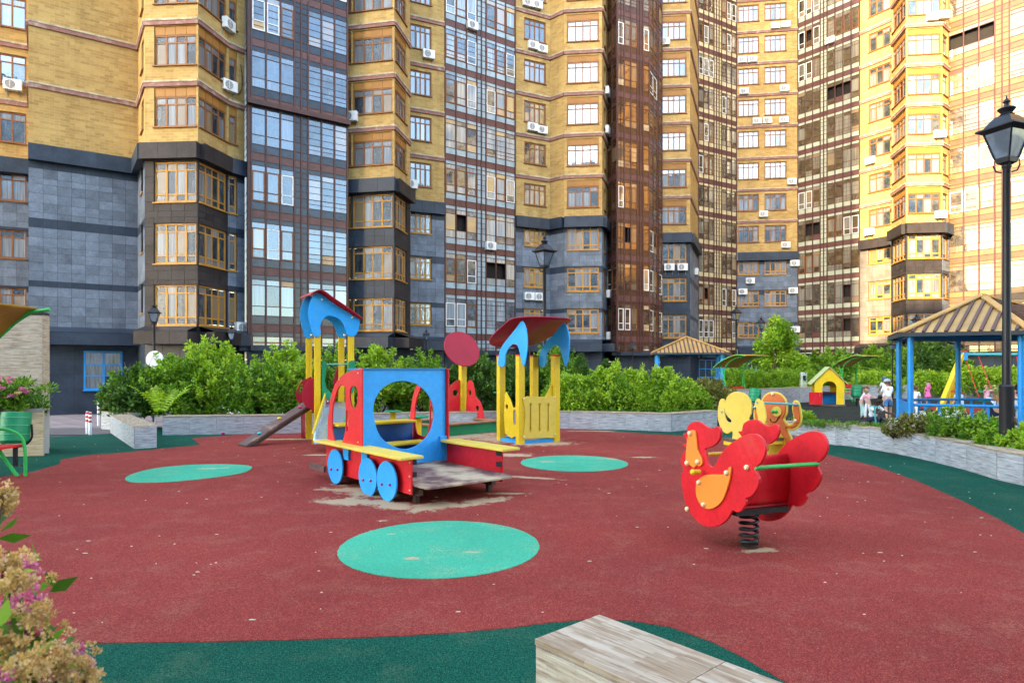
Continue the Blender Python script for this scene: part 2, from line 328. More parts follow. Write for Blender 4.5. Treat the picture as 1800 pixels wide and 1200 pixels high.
# ------------------------------------------------------------------ ground
def gz(x, y):
    k = min(1, max(0, (y-17.0)/9.0)) * min(1, max(0, (-4.5-x)/3.0))
    return -.78*k*k*(3-2*k)
def sheet(name, m, x0, x1, y0, y1, nx, ny, dz, label, **kw):
    vs = []; fs = []
    for j in range(ny+1):
        for i in range(nx+1):
            x = x0+(x1-x0)*i/nx; y = y0+(y1-y0)*j/ny; vs.append((x, y, gz(x, y)+dz))
    for j in range(ny):
        for i in range(nx): a = j*(nx+1)+i; fs.append((a, a+1, a+nx+2, a+nx+1))
    o = part(name, MB().add(vs, fs), m, None); o['kind'] = 'structure'; o['label'] = label; return o
ASPH = mat('asphalt', (.06, .058, .056), .9, .25, .6, .3, grain=.3)
mb = MB(); vs = []; fs = []
xs = [-600, -150, -70]+[-60+i*2 for i in range(31)]+[8, 20, 60, 150, 600]; ys = [-600, -150, -60, -20, 0, 10, 16]+[17+i for i in range(12)]+[32, 50, 80, 200, 700]
for y in ys:
    for x in xs: vs.append((x, y, gz(x, y)-.012))
for j in range(len(ys)-1):
    for i in range(len(xs)-1): a = j*len(xs)+i; fs.append((a, a+1, a+len(xs)+1, a+len(xs)))
o = part('ground', mb.add(vs, fs), ASPH, None); o['kind'] = 'structure'; o['label'] = 'dark asphalt ground running under the whole courtyard'
PAVE = brick_mat('pink_paving', (.34, .27, .26), (.27, .22, .22), (.17, .14, .14), .2, .1, .006, .1)
t_ = PAVE.node_tree
sheet('pavement', PAVE, -40, -8.05, 15.5, 33, 24, 24, 0.0, 'pinkish block paving sloping down to the dark building base on the left')
def flat(name, m, pts, z, label, th=.004):
    o = part(name, MB().prism(pts, z-th, z), m, None); o['kind'] = 'structure'; o['label'] = label; return o
green = [G(x, y) for x, y in ((-200, 785), (79, 769), (192, 762), (276, 752), (400, 743), (600, 737), (800, 734), (980, 737), (1100, 745), (1240, 745))]
green += [G(x, y) for x, y in ((1400, 768), (1500, 778), (1600, 795), (1700, 817), (1800, 845), (2050, 930))]+[(9, 2), (9, -4), (-9, -4), (-14, 6)]
flat('green_rubber_surface', GREEN_R, green, .004, 'dark green rubber surface forming the border around the red play area')
redp = [G(x, y) for x, y in ((-220, 885), (-60, 856), (0, 839), (60, 829), (105, 816), (107, 808), (150, 801), (215, 796), (280, 789), (352, 782), (337, 770), (420, 764), (500, 758), (600, 753), (760, 748), (880, 749), (980, 753), (1040, 755), (1100, 760), (1180, 765), (1240, 768), (1300, 771), (1380, 780), (1450, 798), (1540, 820), (1610, 845), (1690, 880), (1750, 910), (1800, 938), (1870, 990))]
redp += [(3.6, 2.6), (2.9, 1.6), (1.9, 1.4)]+[G(x, y) for x, y in ((1380, 1200), (1310, 1158), (1250, 1128), (1180, 1103), (1110, 1092), (1040, 1089), (960, 1096), (900, 1104), (800, 1113), (700, 1119), (500, 1126), (300, 1130), (110, 1132), (40, 1130), (-200, 1110))]
flat('red_rubber_surface', RED_R, redp, .008, 'brick red granular rubber surface covering the middle of the playground')
for cx, cy, r, lb in ((G(774, 966)[0]-.0, None, None, 'large mint green circle set in the red rubber nearest the camera'),) : pass
def disc(pxc, y0, y1, wpx, lb):
    d0 = 1.6*F/(y0-645); d1 = 1.6*F/(y1-645); ry = (d0-d1)/2; d = (d0+d1)/2; rx = wpx/2/F*sqrt(d0*d1); xc = (pxc-900)/F*d
    flat('mint_circle', MINT_R, [(xc+rx*cos(a*pi/90)*(1+random.uniform(-.004, .004)), d+ry*sin(a*pi/90)*(1+random.uniform(-.004, .004))) for a in range(180)], .012, lb)
disc(774, 917, 1019, 353, 'large mint green circle set in the red rubber nearest the camera')
disc(1009, 801, 829.5, 188, 'mint green circle in the red rubber between the train and the rooster')
xc, yc = G(331, 831); u = Vector((.9, .18)).normalized()
pts = [G(x, y) for x, y in smooth_loop([(220, 841), (238, 832), (275, 823.5), (330, 818), (390, 816.5), (436, 819), (442, 824), (425, 832), (380, 839.5), (320, 846), (265, 849), (230, 848)], 5)]
flat('mint_circle', MINT_R, pts, .012, 'mint green circle in the red rubber on the left by the litter bin')
dkp = [(2.2, 18.6), G(1240, 770), (5.2, 15), G(1440, 762), G(1560, 770), (8, 11.7), (8.9, 10.8), (12, 10.5), (30, 12), (34, 34), (9, 33), (7.5, 25), (5.5, 21)]
flat('dark_rubber_surface', DARK_R, dkp, -.004, 'dark worn rubber surface of the far playground behind the planter')
flat('red_rubber_patch', RED_R, [(15.6, 22.8), (26, 22.2), (27, 27.5), (16.2, 27)], .0, 'red rubber strip under the swings')
# sand spilled on the rubber: flat irregular patches
def sand_patch(pts, lb, seed=0, z=.0115):
    random.seed(seed); b = smooth_loop([G(*p) for p in pts], 7); c = Vector((sum(p[0] for p in b)/len(b), sum(p[1] for p in b)/len(b)))
    b = [tuple(c+(Vector(p)-c)*(1+random.uniform(-.09, .06))) for p in b]
    o = part('sand_patch', MB().prism(b, z-.003, z), SAND, None); tag(o, lb, 'sand', kind='stuff')
random.seed(11); mb = MB()
for i in range(170):
    px, py = random.uniform(0, 1780), 760+abs(random.gauss(0, 150))
    if py > 1100: continue
    x, y = G(px, py); r = random.uniform(.003, .008); a = random.uniform(0, 3)
    mb.lathe([(r, .0), (r*.8, .004), (.001, .006)], 5, 0, (x, y, .008), 1.6 if i % 4 else 3.5, .7, a)
tag(part('crumb_litter', mb, mat('dry_litter', (.55, .46, .34), .8), None), 'scattered dry leaf bits and crumbs on the red rubber', 'litter', kind='stuff')

# ------------------------------------------------------------------ tiled low walls
def tile_face(root, A, B, z0, z1, tw, th, m, n_out=.012, mesh_cache={}, lbl=None, nrows=None):
    """clad the vertical face from A to B (seen from the side where A is left) with tiles"""
    A, B = Vector(A), Vector(B); L = (B-A).length; u = (B-A)/L; rz = atan2(u.y, u.x); n = max(1, round(L/tw)); wd = L/n
    rows = nrows or max(1, round((z1-z0)/th)); h = (z1-z0)/rows
    key = (round(wd, 3), round(h, 3), m.name)
    if key not in mesh_cache: mesh_cache[key] = MB().box(.003, wd-.003, -n_out, 0, .003, h-.003).mesh('tile', [m])
    rp = root.location
    for i in range(n):
        for j in range(rows):
            p = A+u*(wd*i); o = link('tile', mesh_cache[key], root, (p.x-rp.x+u.y*random.uniform(-.001, .001), p.y-rp.y, z0+h*j-rp.z), rz)
def low_wall(name, label, poly, th, z1, m=STONE, tw=.62, z0=0, side=1, close=True, group=None, cap=STONE_T, capd=.02, nrows=1, cat='planter wall', both=False, seg=.9):
    """wall with its visible face along poly (left to right as seen), thickness th behind it"""
    P = [Vector(p) for p in poly]; root = thing(name, label, cat, (P[0].x, P[0].y, z0), 0, group)
    nrm = []
    for i in range(len(P)):
        a = P[max(i-1, 0)]; b = P[min(i+1, len(P)-1)]; d = (b-a).normalized(); nrm.append(Vector((-d.y, d.x)))
    Q = [p+n*th for p, n in zip(P, nrm)]; o = root.location
    loc = lambda v: (v.x-o.x, v.y-o.y)
    ring = [loc(p) for p in P]+[loc(q) for q in reversed(Q)]
    part('wall_core', MB().prism(ring, 0, z1-z0-capd), JOINT, root)
    P2 = [p-n*.022 for p, n in zip(P, nrm)]; Q2 = [q+n*.02 for q, n in zip(Q, nrm)]
    for i in range(len(P)-1):   # coping stones, one per stretch
        L = (P2[i+1]-P2[i]).length; k = max(1, round(L/seg))
        for j in range(k):
            f0 = j/k+.0025/L; f1 = (j+1)/k-.0025/L
            q = [P2[i].lerp(P2[i+1], f0), P2[i].lerp(P2[i+1], f1), Q2[i].lerp(Q2[i+1], f1), Q2[i].lerp(Q2[i+1], f0)]
            c = q[0]; u = (q[1]-q[0]); rz = atan2(u.y, u.x); R = Matrix.Rotation(-rz, 2)
            pl = [tuple(R @ (v-c)) for v in q]
            link('coping', MB().prism(pl, z1-z0-capd+.001, z1-z0+random.uniform(0, .002)).mesh('coping', [cap]), root, (c.x-o.x, c.y-o.y, 0), rz)
    for i in range(len(P)-1): tile_face(root, P[i], P[i+1], z0+.004, z1-capd-.002, tw, .5, m, nrows=nrows)
    if close:
        tile_face(root, Q[0], P[0], z0+.004, z1-capd-.002, tw, .5, m, nrows=nrows); tile_face(root, P[-1], Q[-1], z0+.004, z1-capd-.002, tw, .5, m, nrows=nrows)
    if both:
        for i in range(len(P)-1): tile_face(root, Q[i+1], Q[i], z0+.004, z1-capd-.002, tw, .5, m, nrows=nrows)
    return root
WH = .45
a = Vector(G(237, 789)); b = Vector(G(275, 785)); back = Vector((-9.75, 15.9)); u = (back-a).normalized()
low_wall('stone_block', 'short thick grey stone-tiled wall block jutting forward beside the paved ramp', [back, a], .38, .44, tw=.6, nrows=1)
low_wall('low_end_wall', 'pale low end wall left of the stone block beside the red-striped bollards', [(-10.6, 16.9), (-9.55, 16.35)], .3, .46, tw=.6)
W1 = [(-8.2, 15.35), (-6.4, 15.6), (-4.4, 15.95), (-2, 16.6), (0, 17.0), (1.5, 16.9), (2.9, 16.62), (3.92, 16.15)]
low_wall('planter_wall', 'long grey stone-tiled planter wall behind the slide and the yellow booth', W1, .35, WH, close=False)
low_wall('planter_wall', 'short stretch of grey stone planter wall turning back right of the long one', [(3.94, 16.16), (5.45, 17.4)], .35, WH, close=False)
W3p = smooth_loop([G(1385, 775), G(1440, 779), G(1490, 784), G(1550, 793), G(1620, 807), G(1700, 827), G(1800, 854), (7.6, 7.2), (7.4, 5.6)], 3, False)
low_wall('planter_wall', 'curved grey stone planter wall sweeping round the right side below the lamp', W3p, .30, .43, tw=.75)
low_wall('back_planter_wall', 'low grey stone wall behind the playhouse and the swings', [G(1270, 716), G(1380, 709), (17.5, 33.0), (23.5, 34.2), (36, 32)], .4, .68, tw=1.2)
# near bench block at the bottom edge
A = Vector((.108, 2.77)); Bc = Vector((.43, 3.01)); dr = Vector((.66, -.75)).normalized(); Bc = A+Vector((.75, .66)).normalized()*.40
rt = thing('stone_bench', 'stone-tiled bench block with streaky tan top at the bottom edge', 'bench block', (A.x, A.y, 0)); o = rt.location
Lb = 2.6; E1 = A+dr*Lb; E0 = Bc+dr*Lb
part('core', MB().prism([(0, 0), (E1.x-A.x, E1.y-A.y), (E0.x-A.x, E0.y-A.y), (Bc.x-A.x, Bc.y-A.y)], 0, .425), JOINT, rt)
tile_face(rt, A, E1, .215, .425, .43, .21, STONE_W, nrows=1); tile_face(rt, A, E1, .004, .211, .43, .21, STONE_W, nrows=1); tile_face(rt, Bc, A, .004, .425, .4, .4, STONE_W, nrows=2)
rz = atan2(dr.y, dr.x); wv = (Bc-A); W = wv.length; 
for i in range(4):
    for j, (f0, f1) in enumerate(((-.02, .82), (.82, 1.02))):
        p = A+dr*(.65*i-.012)+wv*f0
        link('top_tile', MB().box(.002, .648, .002, W*(f1-f0)-.002, .426, .45).mesh('top_tile', [STONE_T]), rt, (p.x-A.x, p.y-A.y, 0), rz)
# left planter and tall stone wall
low_wall('raised_planter', 'chest-high sandy stone planter at the left edge behind the litter bin', [(-13.5, 10.6), (-8.45, 11.8), (-8.93, 12.4)], .35, .85, m=STONE_O, tw=.8, nrows=1, capd=.04, cap=mat('grey_coping', (.36, .33, .31), .8, .2, 3, .2), seg=1.4)
low_wall('stone_tiled_wall', 'tall stacked-stone wall with dark cap at the left edge behind the planter', [(-14, 11.35), (-9.05, 12.6)], .3, 2.66, m=STONE_W, tw=.8, nrows=4, capd=.06, cap=mat('dark_cap', (.05, .035, .03), .5), seg=2.5)
part('soil', MB().prism([(-13.4, 10.9), (-8.7, 12.05), (-8.9, 12.5), (-13.6, 11.4)], .3, .78), mat('soil', (.05, .035, .022), .95, .3, 6, .5), None)['kind'] = 'structure'
# ------------------------------------------------------------------ the apartment building round the courtyard
BLD = thing('apartment_building', 'huge curved apartment block of yellow brick, slate tiles and glazed balcony towers', 'building', (0, 40, 0))
ZC = 12.46; FH = 3.0; KTOP = 9
BASEZ = -.9
SLT = mat('sunlit_slate_tile', (.22, .19, .17), .45, .2, 1.5, .1, grain=.2, objvar=.2)  # slate with the warm sunlight on its wall section put into the colour
PN = MB().box(0, 1, 0, .02, 0, 1).mesh('pane', [GLASS])
AMBER = glass_mat('amber_glass', (.05, .022, .01), (.26, .17, .10), (.36, .25, .15), .34, .3)
COOL = glass_mat('cool_glass', (.03, .045, .06), (.23, .28, .34), (.17, .22, .28), .42, .42)
COOL2 = glass_mat('pale_cool_glass', (.05, .065, .08), (.40, .48, .54), (.30, .38, .46), .24, .6)
WARM = glass_mat('warm_glass', (.05, .04, .025), (.34, .32, .26), (.50, .46, .38), .38, .4)
OPENR = mat('room_shade', (.016, .013, .012), .8)  # near-black colour stands in for the shade inside the rooms
MULL = mat('brown_mullion', (.075, .030, .026), .4, .2, 2)
BAND = mat('brown_band', (.13, .055, .05), .38, .2, 1.5, grain=.15)
FACES = []; CNT = {'tile': 0, 'glass': 0}; STUFF = {}
class Facet:
    def __init__(s, a, b):
        s.A = Vector(PX(*a)); s.B = Vector(PX(*b)); s.L = (s.B-s.A).length; s.u = (s.B-s.A)/s.L; s.rz = atan2(s.u.y, s.u.x); FACES.append(s)
    def loc(s, u=0, n=0, z=0):   # n is outward
        p = s.A+s.u*u+Vector((s.u.y, -s.u.x))*n; return (p.x, p.y-40, z)
    def put(s, name, mb, mats, u=0, n=0, z=0, **kw): return part(name, mb, mats, BLD, loc=s.loc(u, n, z), rz=s.rz, **kw)
def wall_mb(L, z0, z1, holes, depth=.14):
    mb = MB(); zs = sorted({z0, z1, *[h[2] for h in holes], *[h[3] for h in holes]})
    for za, zb in zip(zs, zs[1:]):
        hs = sorted((h[0], h[1]) for h in holes if h[2] < zb-1e-6 and h[3] > za+1e-6); u = 0
        for a, b in hs+[(L, L)]:
            if a > u+1e-6: mb.add([(u,0,za),(a,0,za),(a,0,zb),(u,0,zb)], [(0,1,2,3)])
            u = max(u, b)
    for a, b, za, zb in holes:
        mb.add([(a,0,za),(b,0,za),(b,depth,za),(a,depth,za),(a,0,zb),(b,0,zb),(b,depth,zb),(a,depth,zb)], [(0,3,2,1),(4,5,6,7),(0,4,7,3),(1,2,6,5)])
    return mb
def wall_obj(f, mb, m, name='wall', **kw):
    me = bpy.data.meshes.new(name); me.from_pydata(mb.v, [], mb.f); me.materials.append(m)
    return link(name, me, BLD, f.loc(), f.rz, **kw)
WCACHE = {}
def window(f, u0, u1, z0, z1, n, style, near, blue=False, lab=None):
    """frame with mullions (a part); its panes are sub-parts"""
    w = u1-u0; h = z1-z0; fm = FRAME_G if style == 'low' else FRAME
    if blue: fm = BBLUE
    key = (round(w, 2), round(h, 2), n, style, blue, near)
    t = .085 if near else .10; rows = [0, .77, 1] if style == 'up' else ([0, .17, .82, 1] if style == 'low' else ([0, .34, .67, 1] if style == 'shop' else [0, 1]))
    if key not in WCACHE:
        mb = MB(); mb.box(0, w, 0, .07, 0, t).box(0, w, 0, .07, h-t, h).box(0, t, 0, .07, t, h-t).box(w-t, w, 0, .07, t, h-t)
        mb.box(-.04, w+.04, -.16, .0, -.06, -.002)
        cells = []; iw = (w-2*t); ih = h-2*t
        xs = [t+iw*i/n for i in range(n+1)]; zs = [t+ih*r for r in rows]
        for i in range(1, n): mb.box(xs[i]-t*.45, xs[i]+t*.45, .005, .065, t, h-t)
        for z in zs[1:-1]: mb.box(t, w-t, .008, .062, z-t*.4, z+t*.4)
        if near:
            for i in range(n):      # casement sash lines
                if i % 2: mb.box(xs[i]+t*.5, xs[i]+t*.9, -.008, .05, zs[-2]*0+zs[0]+.02, zs[-2]-.02)
        for i in range(n):
            for a, b in zip(zs, zs[1:]): cells.append((xs[i], xs[i+1], a, b))
        me = mb.mesh('window', [fm]); gl = None
        if not near:
            g = MB()
            for c in cells: g.box(c[0]+.01, c[1]-.01, 0, .015, c[2]+.01, c[3]-.01, r=random.random()*.35)
            gl = g.mesh('pane', [GLASS])
        WCACHE[key] = (me, cells, gl)
    me, cells, gl = WCACHE[key]
    o = link('window', me, BLD, f.loc(u0, -.07, z0), f.rz, label=lab)
    if near:
        for c in cells:
            p = link('pane', PN, o, (c[0]+.012, .035, c[2]+.012)); p.scale = (c[1]-c[0]-.024, 1, c[3]-c[2]-.024)
    else: link('pane', gl, o, (0, .035, 0))
    return o
def stuff(key, f, vs_local, faces, m, r):
    """collect far pieces into one mesh per part name, in building coordinates"""
    S_ = STUFF.setdefault(key, MB()); c, s_ = cos(f.rz), sin(f.rz)
    S_.add([(f.A.x+c*x-s_*y, f.A.y+s_*x+c*y-40, z) for x, y, z in vs_local], faces, m, r)
def boxv(x0, x1, y0, y1, z0, z1):
    return [(x0,y0,z0),(x1,y0,z0),(x1,y1,z0),(x0,y1,z0),(x0,y0,z1),(x1,y0,z1),(x1,y1,z1),(x0,y1,z1)], [(0,3,2,1),(4,5,6,7),(0,1,5,4),(1,2,6,5),(2,3,7,6),(3,0,4,7)]
TC = {}
def tiles(f, z0, z1, holes, tw=.6, rh=(.46, .30, .46, .46), single=False, dark_rows=(1,), mset=(SLATE, SLATE_D)):
    n = max(1, round(f.L/tw)); wd = f.L/n; z = z0; r = 0
    while z < z1-.05:
        h = min(rh[r % len(rh)], z1-z); m = mset[1] if r % 7 == 5 else mset[0]
        for i in range(n):
            a, b = i*wd, (i+1)*wd; hs = [q for q in holes if q[0] < b-.02 and q[1] > a+.02 and q[2] < z+h-.02 and q[3] > z+.02]
            if single and not hs and CNT['tile'] < 300:
                CNT['tile'] += 1; k = (round(wd, 3), round(h, 3), m.name)
                if k not in TC: TC[k] = MB().box(.006, wd-.006, -.022, .02, .006, h-.006).mesh('tile', [m])
                p = f.loc(a, random.uniform(-.003, .006), z); link('tile', TC[k], BLD, p, f.rz); continue
            us = sorted({a, b, *[min(b, max(a, q[0])) for q in hs], *[min(b, max(a, q[1])) for q in hs]}); zs = sorted({z, z+h, *[min(z+h, max(z, q[2])) for q in hs], *[min(z+h, max(z, q[3])) for q in hs]})
            for ua, ub in zip(us, us[1:]):
                for za, zb in zip(zs, zs[1:]):
                    if ub-ua < .03 or zb-za < .03: continue
                    if any(q[0] < ub-.01 and q[1] > ua+.01 and q[2] < zb-.01 and q[3] > za+.01 for q in hs): continue
                    v, fc = boxv(ua+.006, ub-.006, -.02+random.uniform(-.006, .003), .02, za+.006, zb-.006)
                    stuff('tile', f, v, fc, {SLATE: 0, SLATE_D: 1, SLATE_B: 2, SLT: 3}[m], random.random())
        z += h; r += 1
def band(f, k, uext=(0, 0)):
    z = ZC+FH*k
    mb = MB().box(-uext[0], f.L+uext[1], -.09, .05, z-.20, z-.0); mb2 = MB().box(-uext[0], f.L+uext[1], -.12, .05, z-.002, z+.09)
    f.put('brick_band', mb, PINK); f.put('ledge', mb2, mat('mortar_ledge', (.50, .42, .28), .9, .35, 2.5, .4, grain=.4))
def cornice(f, m, proj=.35, e=(0, 0), z=ZC, h=.78):
    n = max(1, round(f.L/.9)); wd = (f.L+e[0]+e[1])/n; mb = MB().box(-e[0], f.L+e[1], -proj+.02, .1, z-h+.01, z-.01)
    for i in range(n): mb.box(-e[0]+i*wd+.006, -e[0]+(i+1)*wd-.006, -proj, -proj+.03, z-h, z)
    f.put('cornice', mb, m)
def brick_section(f, wins, near, kmax, upper=(.95, 2.5), lower=(.85, 2.3), wstyle_low='low', panel=False, cm=SLATE_D, low=True, base=True, tset=(SLATE, SLATE_D), single=False, kmin=-3, ce=(0, 0), bandext=(0, 0), canopy=True, corn=True):
    L = f.L; holes = []; 
    ks = range(kmin, KTOP+1)
    for k in ks:
        zf = ZC+FH*k
        for (a, b, n) in wins:
            z0, z1 = (zf+upper[0], zf+upper[1]) if k >= 0 else (zf+lower[0], zf+lower[1])
            if k < -3: continue
            holes.append((a*L, b*L, z0, z1 + (.42 if panel and k >= 0 else 0), k, n, z1))
    up = [h[:4] for h in holes if h[4] >= 0]; lo = [h[:4] for h in holes if h[4] < 0]
    wall_obj(f, wall_mb(L, ZC, ZC+FH*(KTOP+1), up), BRICK)
    wall_obj(f, wall_mb(L, BASEZ, ZC, lo), GROUT)
    if low: tiles(f, 3.4, ZC-.78, lo, single=single, mset=tset)
    if base: tiles(f, BASEZ, 2.7, [], tw=.95, rh=(1.4, .75, .75), mset=(SLATE_D, SLATE_D))
    for k in range(1, KTOP+1): band(f, k, bandext)
    if corn: cornice(f, cm, e=ce)
    for (a, b, z0, z1, k, n, zt) in holes:
        if k > kmax: continue
        window(f, a, b, z0, zt, n, 'up' if k >= 0 else wstyle_low, near)
        if panel and k >= 0:
            mb = MB(); w = b-a; mb.box(.002, w-.002, .02, .06, .002, z1-zt-.002)
            for i in range(n): mb.box(w*i/n+.012, w*(i+1)/n-.012, 0, .05, 0, z1-zt)
            f.put('head_panel', mb, PANEL_B, u=a, n=-.05, z=zt)
    if canopy:
        mb = MB(); n = max(1, round(L/1.0)); wd = L/n
        mb.box(0, L, -.88, .1, 2.72, 3.30)
        for i in range(n): mb.box(i*wd+.006, (i+1)*wd-.006, -.90, -.86, 2.70, 3.32)
        mb.add([(0,-.92,3.33),(L,-.92,3.33),(L,.05,3.62),(0,.05,3.62)], [(0,1,2,3)])
        f.put('canopy', mb, cm)
def tower(f, groups, pal, single=False, z0=2.72, kmax=9, seed=0, rows=None, proj=.0, extra=.5):
    """glazed balcony tower: mullion grid with glass and cladding panels. groups: list of (width, is_narrow)"""
    rnd = random.Random(seed); tot = sum(g[0] for g in groups); es = [0]
    for g in groups: es.append(es[-1]+g[0]/tot*f.L)
    rows = rows or [(0, .42, 'band'), (.42, .85, 'span'), (.85, 1.35, 'low'), (1.35, 2.45, 'vis'), (2.45, 2.75, 'top'), (2.75, 3.0, 'span')]
    ztop = ZC+FH*(KTOP+1); k0 = -4; mm = MB(); hm = MB()
    for i, e in enumerate(es):
        mm.box(e-.045, e+.045, -.07-proj, .0, z0, ztop)
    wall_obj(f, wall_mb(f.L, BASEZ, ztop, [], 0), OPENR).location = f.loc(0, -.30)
    tiles(f, BASEZ, 2.7, [], tw=.95, rh=(1.4, .75, .75), mset=(SLATE_D, SLATE_D))
    f.put('canopy', MB().box(0, f.L, -.45, .0, 2.45, z0), SLATE_D)
    for k in range(k0, KTOP+1):
        zf = ZC+FH*k; run = 0; i = 0
        while i < len(groups):
            j = i
            while j < len(groups) and groups[j][1] == groups[i][1]: j += 1
            narrow = groups[i][1]; style = rnd.choice(['curt', 'curt', 'plain', 'plain', 'open', 'rail', 'rail']) if not narrow else 'nar'
            wf = (not narrow) and rnd.random() < .35
            for c in range(i, j):
                for (ra, rb, role) in rows:
                    za, zb = zf+ra, zf+rb
                    if zb <= z0+.05 or k > kmax: continue
                    za = max(za, z0+.02); kind = role
                    if narrow and role != 'band': kind = 'nar'
                    x0, x1 = es[c]+.045, es[c+1]-.045
                    m = {'band': 0, 'span': 1, 'nar': 3}.get(kind, 2); r = rnd.random()
                    y = -.02
                    if kind in ('low', 'vis', 'top'):
                        if style == 'open' and kind == 'vis' and rnd.random() < .4: y = .22; m = 4
                        if style == 'rail' and kind == 'low': m = 2
                        if rnd.random() < .06 and kind != 'vis': m = 5
                    if m == 4:
                        continue
                    if single and CNT['glass'] < 300 and k < 4:
                        CNT['glass'] += 1
                        mt = pal[m]; o = link('glass_panel', pane_of(mt), BLD, f.loc(x0, .02, za+.012), f.rz); o.scale = (x1-x0, 1, zb-za-.024)
                    else:
                        v, fc = boxv(x0, x1, y, y+.02, za+.012, zb-.012); stuff('glass_panel', f, v, fc, PALI.setdefault(pal[m].name, len(PALI)), r)
                    if narrow and role in ('vis',):
                        for q in (.33, .66): hm.box(x0, x1, -.035, -.0, za+(zb-za)*q-.015, za+(zb-za)*q+.015)
                    if (not narrow) and style == 'rail' and role in ('vis', 'low'):
                        nq = 3 if role == 'vis' else 2
                        for q in range(1, nq): hm.box(x0, x1, -.035, -.0, za+(zb-za)*q/nq-.013, za+(zb-za)*q/nq+.013)
                if wf:
                    a, b = es[c]+.05, es[c+1]-.05; WF = WFR.setdefault(rnd.randrange(2), MB()); 
                    for bx in ((a, b, .87, .93), (a, b, 2.40, 2.46), (a, a+.06, .93, 2.40), (b-.06, b, .93, 2.40), (a, b, 1.34, 1.39)):
                        if zf+bx[2] > z0:
                            v, fc = boxv(bx[0], bx[1], -.05, -.005, zf+bx[2], zf+bx[3]); c_, s_ = cos(f.rz), sin(f.rz)
                            WF.add([(f.A.x+c_*x-s_*y2, f.A.y+s_*x+c_*y2-40, z) for x, y2, z in v], fc)
            i = j
        for (ra, rb, role) in rows:
            if zf+ra > z0 and k <= kmax: hm.box(0, f.L, -.04, .0, zf+ra-.02, zf+ra+.02)
    f.put('mullion', mm, MULL); f.put('transom', hm, MULL)
PALI = {}; WFR = {}; PCACHE = {}
def pane_of(m):
    if m.name not in PCACHE: PCACHE[m.name] = MB().box(0, 1, 0, .02, 0, 1).mesh('glass_panel', [m])
    return PCACHE[m.name]
SP1 = mat('spandrel_slate_blue', (.035, .055, .085), .15, .3, 1.5, objvar=.3)
SP2 = mat('spandrel_pale_blue', (.33, .43, .48), .15, .2, 1.5, objvar=.2)
SP3 = mat('spandrel_brown', (.085, .038, .022), .15, .3, 1.5)
SP4 = mat('spandrel_cream', (.52, .44, .26), .2, .25, 1.5)
SP5 = mat('spandrel_sage', (.40, .43, .33), .2, .2, 1.5)
SP6 = mat('spandrel_tan', (.20, .12, .055), .2, .2, 1.5)
TANB = mat('tan_band', (.13, .085, .05), .35, .2, 1.5)
BEIGE = mat('beige_infill', (.52, .36, .20), .6, .2, 2)
GR = lambda a, b, c, n=.45: [(1, 0)]*a+[(n, 1)]*b+[(1, 0)]*c
# sections from left to right: (pixel, depth) of both edges
fA = Facet((-420, 31.5), (-120, 32.7)); brick_section(fA, [(.3, .8, 3)], False, 1)
fA = Facet((-120, 32.7), (53, 34.5)); brick_section(fA, [(.1, .42, 3), (.52, .96, 3)], True, 3, upper=(.85, 2.45), lower=(.8, 2.3), wstyle_low='up')
fL = Facet((50, 31.9), (243, 34.5)); 
brick_section(fL, [], True, 3, single=True, ce=(0, 0))
f = Facet((53, 34.5), (50.1, 31.95)); brick_section(f, [], True, 0, low=False, corn=False, canopy=False)
f = Facet((243, 34.5), (255, 32.0)); brick_section(f, [(.5, .8, 1)], True, 3, canopy=False, ce=(-.2, .1))
f = Facet((255, 32.0), (348, 31.8)); brick_section(f, [(.17, .97, 4)], True, 3, upper=(.85, 2.35), lower=(.18, 2.15), panel=True, cm=SLATE_B, tset=(SLATE_B, SLATE_B), ce=(.1, .12), bandext=(.05, .03))
f = Facet((348, 31.8), (400, 34.1)); brick_section(f, [(.03, .97, 4)], True, 3, upper=(.85, 2.35), lower=(.18, 2.15), panel=True, cm=SLATE_B, tset=(SLATE_B, SLATE_B), bandext=(.02, 0))
f = Facet((400, 34.1), (430, 34.9)); brick_section(f, [(.08, .55, 1)], True, 3, upper=(.85, 2.35), lower=(.18, 2.15), panel=True)
T1l = Facet((425, 36.4), (437, 34.2)); tower(T1l, [(1, 0)], [SLATE_D, SLATE_D, SLATE_D, SLATE_D, SLATE_D, SLATE_D], False, kmax=4, seed=3)
T1 = Facet((437, 34.2), (610, 37.3)); tower(T1, [(.16, 1)]+GR(3, 2, 3, .5), [BAND, SP1, COOL, SP1, COOL, BEIGE], True, kmax=4, seed=4)
T1.put('floor_edge', MB().box(-.1, T1.L+.1, -.32, -.08, ZC+FH-.14, ZC+FH+.12), MULL)
f = Facet((609, 38.3), (693, 37.7)); brick_section(f, [(.02, .10, 1), (.13, .96, 4)], True, 4, upper=(.85, 2.3), lower=(.25, 2.15), panel=True, tset=(SLATE_D, SLATE_D), bandext=(0, .05), ce=(0, .15))
f = Facet((693, 37.7), (721, 40.5)); brick_section(f, [(.05, .75, 4)], True, 4, upper=(.85, 2.3), lower=(.25, 2.15), panel=True, cm=SLATE_B, tset=(SLATE_B, SLATE_B))
f = Facet((719, 42.6), (781, 43.6)); brick_section(f, [(.02, .63, 4)], True, 5, upper=(.98, 2.55), lower=(.9, 2.35))
T2 = Facet((782, 43.7), (905, 47.0)); tower(T2, GR(3, 2, 3), [BAND, SP2, COOL2, SP2, COOL2, BEIGE], kmax=6, seed=5)
f = Facet((905, 47.1), (967, 48.4)); brick_section(f, [(.26, .88, 4)], False, 6, upper=(.95, 2.5), lower=(.95, 2.4))
f = Facet((967, 48.4), (992, 47.5)); brick_section(f, [], False, 6)
